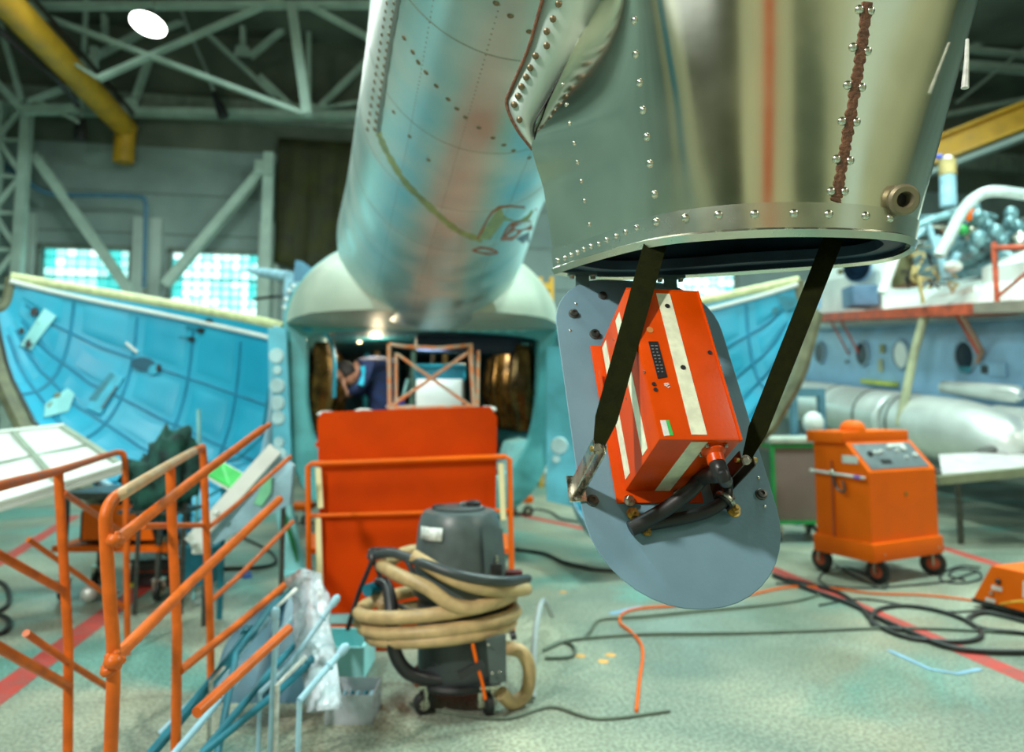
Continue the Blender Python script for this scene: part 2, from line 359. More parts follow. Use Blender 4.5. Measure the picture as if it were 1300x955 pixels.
for x, y, s in ((168, 135, 9), (309, 68, 9), (392, 143, 12)):
    p = PY(x, y, YW-.45); r = s*p.dot(FW)/F; gm = MB(); gm.slab([p+Vector((a*r, -.12, b*r)) for a, b in ((-1.2, -.8), (1.2, -.8), (.9, .7), (0, 1.1), (-.9, .7))], (0, .03, 0)); gm.build('gusset_plate', TRUSS, T1)
# left lattice column
def lattice(label, x0, x1, y0, y1, Y, n):
    a = PY(x0, y0, Y); b = PY(x1, y0, Y); z1 = a.z; z0 = 0
    t = thing('lattice_column', ((a.x+b.x)/2, Y, 0), label, 'column')
    for x in (a.x, b.x): MB().box((x, Y, z1/2), (.16, .2, z1)).build('chord', TRUSS, t)
    dz = z1/n
    for i in range(n):
        p, q = (a.x, b.x) if i % 2 else (b.x, a.x)
        MB().bar((p, Y-.05, dz*i), (q, Y-.05, dz*(i+1)), .09, .06, (0, 1, 0)).build('lacing_bar', TRUSS, t)
        MB().bar((a.x, Y+.05, dz*(i+1)), (b.x, Y+.05, dz*(i+1)), .07, .05, (0, 1, 0)).build('lacing_bar', TRUSS, t)
    return t
lattice('pale lattice steel column at the left edge beside the teal window', 1, 36, 130, 0, YW-.8, 10)
# bent fan of struts over the lattice column
t = thing('roof_bracket', PY(20, 130, YW-1.2), 'fan of pale struts on top of the left lattice column', 'bracket')
for a, b, wd in (((0, 30), (28, 128), 6), ((-20, 88), (26, 132), 6), ((0, 110), (28, 140), 7), ((30, 140), (100, 138), 10), ((36, 130), (95, 108), 7), ((48, 128), (100, 155), 4)):
    p, q = PY(*a, YW-1.2), PY(*b, YW-1.2); MB().bar(p, q, wd*p.y/F, wd*p.y/F*.8, (0, 1, 0)).build('strut', TRUSS, t)
for lab, a, b, wd in (('slanting pale brace crossing the left glass block window', (45, 198), (166, 372), 13), ('slanting pale brace crossing the second glass block window', (333, 216), (210, 362), 12)):
    tag(MB().ibeam(PY(*a, YW-.5), PY(*b, YW-.5), .17, .2, (0, 1, 0)).build('wall_brace', TRUSS), lab, 'brace')
p0 = PY(342, 195, YW-.5)
t = thing('wall_post', (p0.x, YW-.5, 0), 'pale upright steel post left of the dark tarpaulin', 'post')
MB().ibeam((p0.x, YW-.5, 0), (p0.x, YW-.5, p0.z), .2, .2, (0, 1, 0)).build('post', TRUSS, t)
MB().box((p0.x-.08, YW-.62, p0.z-.35), (.36, .1, .3)).build('bracket_plate', TRUSS, t)
# wall conduit
t = MB().tube([PY(x, y, YW-.55) for x, y in ((-30, 185), (0, 206), (48, 240), (75, 247), (120, 248), (176, 250), (184, 256), (185, 270), (183, 365))], .045, 8, smooth=3).build('wall_pipe', mat('dull_blue_paint', (.06, .17, .26), .5))
tag(t, 'thin blue pipe bending along the far wall between the windows', 'pipe')
# tarpaulin
b = MB(); x0, x1 = PY(352, 200, YW-.2).x, PY(520, 200, YW-.2).x; z1 = PY(400, 178, YW-.2).z; z0 = PY(400, 335, YW-.2).z
L = []
for j in range(12):
    z = z1+(z0-z1)*j/11
    L.append([(x0+(x1-x0)*i/40, YW-.2+.05*math.sin(i*.8+j*.25)*(.3+j/14)+.01*math.sin(i*2.3), z-.25*math.sin(PI*i/40)*(j/11)) for i in range(41)])
b.loft(L, closed=False); ob = b.build('tarpaulin', TARP)
md = ob.modifiers.new('thick', 'SOLIDIFY'); md.thickness = .015
tag(ob, 'dark olive tarpaulin hanging on the far wall beside the tail boom', 'tarpaulin')
# crane rails
a = PY(160, 163, YW-.3)
t = thing('crane_rail', (a.x, 9, a.z-.25), 'yellow crane tube running along the roof at top left', 'crane rail')
MB().tube([(a.x, 2.5, a.z), (a.x, YW-.3, a.z)], .22, 18).build('tube', YEL, t)
MB().tube([(a.x, YW-.32, a.z+.1), (a.x-.02, YW-.3, a.z-.72)], .2, 14).build('end_bracket', YEL, t)
MB().box((a.x+.2, 9, a.z+.24), (.05, 12, .05)).build('cable_tray', BLKP, t)
for y in (4.5, 7.5, 10.5, 13.5): MB().box((a.x, y, a.z+.5), (.12, .12, .7)).build('hanger', TRUSS, t)
p, q = P(1172, 199, 14.0), P(1330, 137, 13.2)
t = thing('crane_rail', p, 'yellow crane beam at the right edge under the pale truss', 'crane rail')
MB().ibeam(p, q+(q-p)*1.0, .42, .46).build('beam', YEL, t)
MB().bar(p+Vector((0, .1, -.38)), q+(q-p)+Vector((0, .1, -.38)), .3, .12).build('ledge', WALLM, t)
tag(MB().tube([PY(-10, 30, 12), PY(40, 75, 12.3), PY(75, 104, 12.6), PY(100, 136, 13)], .05, 8, smooth=4).build('power_cable', BLKP), 'dark cable hanging beside the yellow crane tube', 'cable')
t = thing('drop_light', PY(102, 178, YW-1), 'small dark fitting hanging left of the yellow tube end', 'light fitting')
MB().cyl((PY(102, 130, YW-1).x, YW-1, ZC), PY(102, 152, YW-1), .05).build('stem', TRUSS, t); MB().cyl(PY(102, 152, YW-1), PY(102, 178, YW-1), .1, .13).build('body', BLKP, t)
t = thing('pull_cord', PY(284, 148, YW-1.5), 'cord slanting down across the trusses right of the lamp', 'cord')
MB().tube([PY(222, -10, YW-1.5), PY(240, 40, YW-1.5), PY(262, 90, YW-1.5), PY(280, 140, YW-1.5)], .035, 6).build('cord', mat('grey_cord', (.25, .32, .30), .6), t)
MB().cyl(PY(272, 117, YW-1.5), PY(284, 148, YW-1.5), .06, .11).build('plug', BLKP, t)
# the lamp in view
lp = P(188, 31, 10.2)
t = thing('high_bay_lamp', lp, 'round bright white lamp hanging from the roof at upper left', 'lamp')
Ml = nmat(lp, (-.12, -.28, -1))
MB().lathe([(.04, -.25), (.09, -.23), (.11, -.16), (.15, -.12), (.265, -.02), (.265, 0), (.25, .0), (.14, -.11), (.01, -.12)], M=Ml).build('shade', mat('lamp_housing', (.05, .06, .05), .5, .3), t)
MB().lathe([(.001, -.02), (.25, -.02), (.25, .005), (.15, .03), (.001, .04)], M=Ml).build('diffuser', GLOW, t)
MB().cyl(lp+Vector((.04, .08, .33)), (lp.x+.04, lp.y+.08, ZC), .015).build('hanger', STEEL, t)
la = area(lp+Vector((0, -.03, -.12)), .4, 60, (1, 1, .95), (lp.x, lp.y-2, 0)); la.parent = t; la.location -= lp

# ================================================================ HELICOPTER UNDER OVERHAUL
HX = .33
heli = thing('helicopter', (HX, 6.0, 0), 'bare aluminium helicopter with open rear clamshell doors, tail boom overhead', 'helicopter')
BOOM = [(1.15, .34, 2.62), (2.0, .39, 2.625), (2.6, .435, 2.635), (3.3, .50, 2.65), (4.0, .565, 2.67), (4.6, .63, 2.655), (5.2, .70, 2.665), (5.8, .76, 2.72)]
def bint(y):
    for (a, ra, za), (b, rb, zb_) in zip(BOOM, BOOM[1:]):
        if y <= b: k = (y-a)/(b-a); return ra+(rb-ra)*k, za+(zb_-za)*k
    return BOOM[-1][1:]
bb = MB(); NS = 72
ys = [1.15+i*.1 for i in range(47)]
bb.loft([[(HX+bint(y)[0]*math.cos(2*PI*k/NS), y, bint(y)[1]+bint(y)[0]*math.sin(2*PI*k/NS)) for k in range(NS)] for y in ys])
bvh_boom = bvh_of(bb.bm)
bb.build('tail_boom', ALUM, heli)
def hit(bvh, px, py):
    r = bvh.ray_cast(EYE, ray(px, py).normalized(), 30)
    if r[0] is None: return None, None
    n = r[1] if r[1].dot(EYE-r[0]) > 0 else -r[1]
    return r[0], n
riv = rawmesh(MB().lathe([(.0075, -.002), (.0075, .001), (.006, .0035), (.003, .005), (.0004, .0052)], seg=10), 'rivet', RIM)
rivd = rawmesh(MB().lathe([(.011, -.002), (.011, .001), (.008, .004), (.004, .006), (.0005, .0062)], seg=8), 'rivet', mat('dark_rivet', (.22, .17, .10), .45, .7))
# riveted rings and seams on the boom
rb = MB()
def rdot(mb, p, n, r):
    M = nmat(p, n, r); c = [M @ Vector((math.cos(2*PI*k/6), math.sin(2*PI*k/6), 0)) for k in range(6)]; d = [M @ Vector((.6*math.cos(2*PI*k/6), .6*math.sin(2*PI*k/6), .5)) for k in range(6)]
    mb.loft([c, d])
for y in (1.75, 2.35, 2.95, 3.55, 4.15, 4.75):
    r, z = bint(y)
    for k in range(180):
        a = PI+PI*k/180; n = Vector((math.cos(a), 0, math.sin(a))); rdot(rb, Vector((HX, y, z))+n*r, n, .0032)
for a0 in (PI*1.28, PI*1.42, PI*1.62):
    for k in range(170):
        y = 1.3+k*.024; r, z = bint(y); n = Vector((math.cos(a0), 0, math.sin(a0))); rdot(rb, Vector((HX, y, z))+n*r, n, .003)
tag(rb.build('rivet_rows', mat('small_rivet', (.34, .38, .33), .5, .6), heli), None, None, kind='stuff')
# lap seam on the left with two rows of rivets, and plotted big rivets
def strip_on(bvh, pts, wpx, lift, n=8):
    l = []; q = catmull([(x, y, 0) for x, y in pts], n)
    for i, p in enumerate(q):
        d = q[min(i+1, len(q)-1)]-q[max(i-1, 0)]; d.normalize(); o = Vector((-d.y, d.x, 0)); wd = wpx/2*(1+.18*math.sin(i*2.1)+.12*math.sin(i*5.3))
        h1, n1 = hit(bvh, p.x+o.x*wd, p.y+o.y*wd); h2, n2 = hit(bvh, p.x-o.x*wd, p.y-o.y*wd); hc, nc = hit(bvh, p.x, p.y)
        if h1 is None or h2 is None or hc is None: continue
        l.append([h1-n1*.001, h1+n1*lift*.7, hc+nc*lift, h2+n2*lift*.7, h2-n2*.001])
    return MB().loft(l, closed=False)
strip_on(bvh_boom, [(507, -5), (497, 50), (488, 110), (480, 168)], 5, .003).build('skin_lap', mat('grey_seam', (.20, .23, .2), .5, .5), heli)
strip_on(bvh_boom, [(480, 168), (492, 195), (515, 232), (545, 262), (580, 292), (612, 305)], 7, .0012).build('primer_band', CHROMY, heli)
seam = thing
for i in range(17):
    for dx in (-16, -7):
        x, y = 507+dx-.155*i*10+(.05*i), 4+i*10
        h, n = hit(bvh_boom, x, y)
        if h: inst('rivet', rivd, heli, nmat(h, n, .55+.03*i))
for x, y in ((513, 48), (524, 66), (531, 79), (541, 92), (554, 109), (569, 126), (580, 138), (591, 149), (608, 162), (626, 175), (640, 184), (652, 191), (672, 200), (630, 4), (648, 20), (672, 40), (500, 142), (520, 173), (544, 203)):
    h, n = hit(bvh_boom, x, y)
    if h: inst('rivet', rivd, heli, nmat(h, n, .8))
# hatch on the boom belly
def decal(bvh, pts, lift, name, m, parent, sub=6):
    P_ = []
    for i in range(len(pts)):
        a, b = Vector((*pts[i], 0)), Vector((*pts[(i+1) % len(pts)], 0))
        for k in range(sub): P_.append(a+(b-a)*k/sub)
    top = []; bot = []
    for p in P_:
        h, n = hit(bvh, p.x, p.y)
        if h is None: continue
        top.append(h+n*lift); bot.append(h-n*.002)
    if len(top) < 3: return
    return MB().loft([bot, top]).build(name, m, parent)
decal(bvh_boom, [(606, 303), (634, 263), (698, 268), (698, 282), (640, 280), (622, 304)], .002, 'primer_outline', CHROMY, heli)
decal(bvh_boom, [(636, 305), (652, 285), (698, 284), (698, 292), (664, 292), (650, 305)], .003, 'sealant_patch', mat('red_brown_edge', (.38, .12, .05), .6), heli)
decal(bvh_boom, [(655, 303), (672, 294), (708, 293), (708, 306), (664, 309)], .0035, 'open_port', DARKIN, heli)
for pl in ([(606, 303), (634, 263), (698, 268)], [(636, 305), (652, 283), (700, 282)], [(600, 318), (618, 322), (632, 320), (612, 314), (600, 318)]):
    b = strip_on(bvh_boom, pl, 2.2, .003, 4); b.build('sealant_bead', mat('red_brown_edge', (.38, .12, .05), .6), heli)
# --- pylon fairing (the open riveted shell)
ROW = [
 [(705, 345, 1.48), (757, 328, 1.35), (835, 309, 1.22), (925, 300, 1.165), (1010, 297, 1.15), (1098, 299, 1.165), (1148, 305, 1.21), (1156, 317, 1.28), (1112, 331, 1.38), (1000, 341, 1.44), (860, 350, 1.51), (760, 352, 1.54)],
 [(702, 317, 1.474), (753, 302, 1.345), (831, 275, 1.216), (920, 262, 1.16), (1010, 258, 1.145), (1100, 262, 1.16), (1153, 275, 1.205), (1162, 288, 1.28), (1115, 303, 1.385), (1000, 313, 1.45), (860, 322, 1.52), (758, 324, 1.54)],
 [(690, 240, 1.44), (733, 227, 1.345), (822, 205, 1.20), (912, 190, 1.145), (1005, 185, 1.125), (1105, 190, 1.145), (1168, 200, 1.19), (1178, 215, 1.265), (1120, 230, 1.40), (1000, 240, 1.47), (860, 245, 1.53), (750, 250, 1.55)],
 [(675, 165, 1.40), (712, 155, 1.33), (812, 130, 1.185), (905, 118, 1.13), (1000, 112, 1.11), (1110, 118, 1.13), (1184, 130, 1.175), (1194, 148, 1.25), (1125, 160, 1.42), (1000, 165, 1.5), (860, 165, 1.55), (740, 170, 1.56)],
 [(760, 0, 1.30), (774, -2, 1.25), (803, -8, 1.135), (890, -14, 1.09), (1000, -18, 1.07), (1125, -14, 1.09), (1222, -5, 1.13), (1233, 10, 1.21), (1140, 25, 1.42), (1000, 30, 1.5), (900, 30, 1.52), (810, 20, 1.45)],
 [(820, -140, 1.25), (825, -148, 1.2), (835, -150, 1.10), (900, -160, 1.06), (1000, -165, 1.04), (1140, -160, 1.06), (1255, -150, 1.10), (1268, -135, 1.18), (1160, -120, 1.4), (1000, -110, 1.48), (920, -112, 1.48), (850, -120, 1.38)]]
def resample(row, n):
    q = catmull([row[0]]+row[1:]+[row[0]], 8); out = []
    return q[:-1]
PR = [[P(*p) for p in r] for r in ROW]
for c in range(1, 12):
    k1, k2 = (.27, .53); a_, b_ = PR[1][c], PR[4][c]
    if c >= 2: PR[2][c] = a_.lerp(b_, k1); PR[3][c] = a_.lerp(b_, k2); PR[5][c] = a_.lerp(b_, 1.55)
RW = [resample(r, 96) for r in PR]
def grid_rows(rows, sub):
    out = []
    for j in range(len(rows)-1):
        for k in range(sub):
            t = k/sub; l = []
            for c in range(len(rows[0])):
                p0 = rows[max(j-1, 0)][c] if j > 1 else rows[j][c]; p1 = rows[j][c]; p2 = rows[j+1][c]; p3 = rows[min(j+2, len(rows)-1)][c]
                if j <= 1 or j >= 3: l.append(p1.lerp(p2, t))
                else:
                    p0 = rows[j-1][c]; m1 = (p2-p0)*.5*.6; m2 = (p3-p1)*.5*.6
                    h = t*t*t; s2 = t*t
                    l.append(p1*(2*h-3*s2+1)+m1*(h-2*s2+t)+p2*(-2*h+3*s2)+m2*(h-s2))
            out.append(l)
    out.append(rows[-1]); return out
GR = grid_rows(RW, 5)
cen = sum(RW[0], Vector())/96
def inset(l, d):
    c = sum(l, Vector())/len(l); out = []
    for p in l: v = p-c; v.z = 0; out.append(p-v.normalized()*d)
    return out
shell = MB().loft(GR[5:], cap=False)
bvh_shell = bvh_of(shell.bm)
fair = shell.build('pylon_fairing', ALU, heli, ang=.9)
tag(fair, 'polished riveted metal fairing open at its base', None)
band = MB(); outer = [[p+(p-cen).normalized()*.004 for p in l] for l in GR[:6]]
lip = [inset(GR[0], .004), [p+Vector((0, 0, -.006)) for p in inset(GR[0], -.003)], [p+Vector((0, 0, .006)) for p in inset(GR[0], -.009)]]
band.loft(lip+outer[1:], cap=False); bvh_band = bvh_of(band.bm)
bnd = band.build('rim_band', RIM, heli)
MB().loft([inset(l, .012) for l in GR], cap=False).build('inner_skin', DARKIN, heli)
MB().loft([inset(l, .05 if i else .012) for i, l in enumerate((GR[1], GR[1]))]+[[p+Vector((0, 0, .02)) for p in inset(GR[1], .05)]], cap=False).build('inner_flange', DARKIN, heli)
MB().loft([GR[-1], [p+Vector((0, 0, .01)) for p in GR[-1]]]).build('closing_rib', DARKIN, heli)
for x, y in ((708, 331), (717, 328), (725, 324), (733, 321), (741, 317), (750, 313), (760, 310), (770, 305), (782, 300), (794, 295), (808, 289), (833, 282), (870, 277), (912, 273), (958, 272), (1008, 271), (1052, 272), (1099, 274), (1130, 277)):
    h, n = hit(bvh_band, x, y)
    if h: inst('rivet', riv, bnd, nmat(h, n, .72 if x < 810 else 1.0))
for x, y in ((805, 26), (807, 69), (812, 105), (816, 140), (821, 174), (825, 208), (831, 247)):
    h, n = hit(bvh_shell, x, y)
    if h: inst('rivet', riv, fair, nmat(h, n, .95))
for x, y in ((714, 107), (719, 133), (723, 157), (729, 182), (733, 206), (738, 230), (742, 255), (748, 285)):
    h, n = hit(bvh_shell, x, y)
    if h: inst('rivet', riv, fair, nmat(h, n, .6))
for x, y in ((1091, 12), (1105, 14), (1083, 60), (1101, 65), (1076, 108), (1094, 111), (1069, 154), (1087, 155), (1062, 202), (1079, 204), (1055, 243), (1072, 243)):
    h, n = hit(bvh_shell, x, y)
    if h: inst('rivet', riv, fair, nmat(h, n, 1.0))
strip_on(bvh_shell, [(1101, 3), (1094, 60), (1086, 110), (1077, 165), (1069, 210), (1062, 250), (1060, 256)], 12, .003, 14).build('sealant_strip', RUSTS, fair)
# drain stub
h, n = hit(bvh_shell, 1141, 254)
if h:
    ax = (n+(EYE-h).normalized()*1.2).normalized(); M = nmat(h+ax*.008, ax)
    MB().lathe([(.014, -.02), (.023, -.02), (.023, -.004), (.026, .0), (.026, .012), (.022, .017), (.014, .017), (.012, .012), (.012, -.02)], M=M, seg=28).build('drain_stub', mat('worn_bronze_fitting', (.24, .21, .13), .5, .6), fair)
    MB().lathe([(.0005, -.012), (.0125, -.012), (.0125, -.008), (.0005, -.008)], M=M).build('stub_hole', BLKP, fair)
# flange band where the fairing meets the boom
OUT = [(712, -60), (690, -5), (671, 60), (649, 112), (643, 132), (655, 162), (676, 190)]
INN = [(800, -60), (768, -5), (732, 60), (696, 125), (678, 158), (679, 180), (684, 200)]
DF = [1.22, 1.28, 1.33, 1.37, 1.385, 1.40, 1.42]
o3 = catmull([P(x, y, d) for (x, y), d in zip(OUT, DF)], 6); i3 = catmull([P(x, y, d+.005) for (x, y), d in zip(INN, DF)], 6)
fb = MB(); fb.loft([[a, a.lerp(b, .5)+Vector((0, -.004, 0)), b] for a, b in zip(o3, i3)], closed=False); bvh_fl = bvh_of(fb.bm)
fl = fb.build('mounting_flange', ALUM, heli); md = fl.modifiers.new('thick', 'SOLIDIFY'); md.thickness = .006; md.offset = 1
MB().tube(o3, .0035, 8).build('sealant_bead', RUSTS, fl)
MB().tube([p+Vector((0, -.004, 0)) for p in i3], .002, 6).build('edge_gap', BLKP, fl)
for x, y in ((709, 5), (702, 24), (694, 40), (694, 58), (680, 71), (673, 86), (668, 98), (662, 110), (658, 122), (653, 133), (660, 152)):
    h, n = hit(bvh_fl, x, y)
    if h: inst('rivet', rivd, fl, nmat(h+n*.003, n, .62))
tag(MB().tube([P(1228, 50, 1.14), P(1227, 80, 1.14), P(1225, 112, 1.14)], [.003, .004, .006], 8).build('hanging_cord', LABEL), 'short pale cord hanging at the right edge of the polished fairing', 'cord')

# --- rear fuselage over the doors
def hsec(y, hw, zt_, zb_=2.06, n=28, p=1.0):
    l = []
    for k in range(n+1):
        a = PI*k/n; c, s = math.cos(a), math.sin(a)
        l.append((HX+hw*math.copysign(abs(c)**p, c), y, zb_+(zt_-zb_)*abs(s)**p))
    for k in range(1, 10): l.append((HX-hw+2*hw*k/10, y, zb_-.03*math.sin(PI*k/10)))
    return l
af = MB(); af.loft([hsec(5.15, .45, 2.3, 2.04), hsec(5.35, .72, 2.5, 2.05), hsec(5.6, .93, 2.68, 2.06), hsec(5.9, 1.08, 2.8, 2.06), hsec(6.2, 1.18, 2.88, 2.06), hsec(6.5, 1.23, 2.92, 2.06)])
af.build('rear_fuselage', mat('weathered_white_skin', (.46, .52, .42), .5, .1, nscale=2.5, col2=(.35, .42, .34)), heli)
def fsec(y, hw, zb_, zt_, zs=2.06, n=48):
    l = []
    for k in range(n):
        a = 2*PI*k/n; c, s_ = math.cos(a), math.sin(a)
        if s_ >= 0: l.append((HX+hw*c, y, zs+(zt_-zs)*s_))
        else: l.append((HX+hw*math.copysign(abs(c)**.5, c), y, zs+(zs-zb_)*math.copysign(abs(s_)**.62, s_)))
    return l
cy = MB(); cy.loft([fsec(y, 1.25, .3, 2.95) for y in (6.5, 8, 10, 12.3)], cap=False); cy.build('fuselage_skin', ALUM, heli)
CI = (1.04, .62, 2.03, 1.95)
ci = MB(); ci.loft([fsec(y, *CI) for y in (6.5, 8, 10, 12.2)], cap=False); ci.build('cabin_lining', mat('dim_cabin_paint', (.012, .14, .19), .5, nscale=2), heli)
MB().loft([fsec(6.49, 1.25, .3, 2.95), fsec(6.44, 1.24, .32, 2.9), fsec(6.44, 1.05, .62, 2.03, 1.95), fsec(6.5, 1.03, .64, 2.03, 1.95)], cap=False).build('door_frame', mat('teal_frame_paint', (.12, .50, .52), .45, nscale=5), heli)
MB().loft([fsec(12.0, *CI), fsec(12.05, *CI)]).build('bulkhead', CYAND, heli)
MB().box((HX, 9.3, .72), (1.7, 5.6, .05)).build('cabin_floor', mat('cabin_floor_plate', (.10, .14, .14), .5), heli)
for i in range(9):
    x = HX-.08+i*.115; MB().tube([(x, 6.40, 2.045), (x+.03, 6.40, 2.03), (x+.09, 6.40, 2.05)], .012, 6).build('hinge_finger', TEALW, heli)
MB().box((HX+.42, 6.75, 1.93), (1.0, .3, .16), bev=.03).build('roof_beam', mat('navy_panel', (.006, .015, .04), .5), heli)
# quilted panels on both cabin walls
for s in (-1, 1):
    for i in range(5):
        y = 6.62+i*.5
        for j in range(1):
            MB().tube([(HX+s*(.99-.02), y, 1.12), (HX+s*.92, y, 1.5), (HX+s*.93, y, 1.92)], [.09, .12, .08], 10, smooth=3).build('quilted_panel', GOLD, heli)
    for i in range(4):
        y = 6.85+i*.5
        MB().box((HX+s*.955, y, 1.5), (.05, .3, .8), bev=.02).build('lining_panel', BLKP, heli)
    MB().tube([(HX+s*.95, 6.52, .98), (HX+s*.88, 7.2, .9), (HX+s*.86, 9.5, .88)], .05, 8).build('wiring_loom', BLKP, heli)
    MB().slab([(HX+s*.98, 6.47, 1.05), (HX+s*.98, 6.47, .72), (HX+s*.70, 6.47, .72), (HX+s*.80, 6.47, 1.0)], (0, .5, 0)).build('corner_bracket', TEALW, heli)
for x, z0_, z1_, m in ((-.62, .75, 2.0, CYAN2), (-.5, 1.2, 2.05, TAN), (-.05, .75, 2.05, TEALW), (.35, .75, 2.05, TAN), (.72, .75, 2.0, CYAN2), (.2, 1.4, 2.05, STEEL)):
    MB().tube([(HX+x, 9.0, z0_), (HX+x+.03, 9.0, z1_)], .035, 8).build('cabin_pipe', m, heli)
for x, z, sx, sz, m in ((-.35, 1.75, .38, .5, CYAND), (.1, 1.7, .3, .45, mat('slate_box', (.03, .09, .12), .5)), (.6, 1.5, .35, .6, CYAND), (-.75, 1.78, .25, .3, LABEL)):
    MB().box((HX+x, 10.6, z), (sx, .2, sz), bev=.02).build('equipment_box', m, heli)
MB().tube([P(385, 418, 6.2), P(412, 424, 6.3), P(424, 450, 6.3), P(424, 505, 6.3)], .018, 8, smooth=4).build('hydraulic_line', CYAN2, heli)
MB().sphere(P(397, 432, 6.5), .13, (1, 1.3, 1)).build('round_tank', TEALW, heli)
# cabin lights: small warm lamps on the right and left lining
for s in (-1, 1):
    l = bpy.data.lights.new('cabin_lamp_and_fill', 'POINT'); l.energy = 13; l.color = (1, .8, .5); l.shadow_soft_size = .05
    o = bpy.data.objects.new('cabin_lamp_and_fill', l); COL.objects.link(o); o.parent = heli; o.location = Vector((HX+s*.45, 7.2, 1.93))-heli.location
    MB().lathe([(.001, 0), (.022, 0), (.022, .02), (.001, .025)], (HX+s*.62, 7.2, 1.97), 10).build('cabin_lamp', mat('cabin_lamp_glow', (1, .8, .5), .5, emit=(1, .8, .5), estr=4, rvar=0), heli)

for x0, x1, y0, y1, D, nm in ((340, 363, 416, 640, 6.1, 0), (694, 738, 440, 646, 6.15, 1)):
    a_, b_, c_, d_ = P(x0, y0, D), P(x1, y0, D), P(x1+(8 if not nm else 0), y1, D), P(x0+(4 if not nm else 0), y1-(10 if nm else 0), D)
    hp = MB().slab([a_, b_, c_, d_], FW*.03).build('hinge_post', mat('bright_cyan_post', (.14, .58, .74), .45, nscale=5), heli)
    discs = ((351, 452, 10), (352, 470, 6), (352, 490, 10), (352, 512, 10), (353, 531, 9), (354, 562, 7), (354, 578, 10), (356, 600, 8)) if not nm else ((710, 566, 11), (706, 583, 5))
    for x, y, r in discs: MB().lathe([(.001, 0), (r*D/F, 0), (r*D/F*.85, .012), (.001, .012)], M=nmat(P(x, y, D-.002), -FW), seg=18).build('lightening_disc', mat('pale_disc_paint', (.55, .82, .86), .45), hp)
lc = bpy.data.lights.new('cabin_lamp_and_fill', 'AREA'); lc.size = .25; lc.energy = 16; lc.color = (.8, 1, 1)  # unseen fill added above the white case to brighten it
o = bpy.data.objects.new('cabin_lamp_and_fill', lc); COL.objects.link(o); o.parent = heli; o.location = Vector((HX+.05, 6.65, 1.9))-heli.location; o.rotation_euler = (math.radians(12), 0, 0)
lc2 = bpy.data.lights.new('cabin_lamp_and_fill', 'AREA'); lc2.size = .2; lc2.energy = 4.5; lc2.color = (1, .95, .85)  # second unseen fill, added at left to light the person
o = bpy.data.objects.new('cabin_lamp_and_fill', lc2); COL.objects.link(o); o.parent = heli; o.location = Vector((HX-.6, 6.52, 1.9))-heli.location; o.rotation_euler = (math.radians(30), 0, 0)
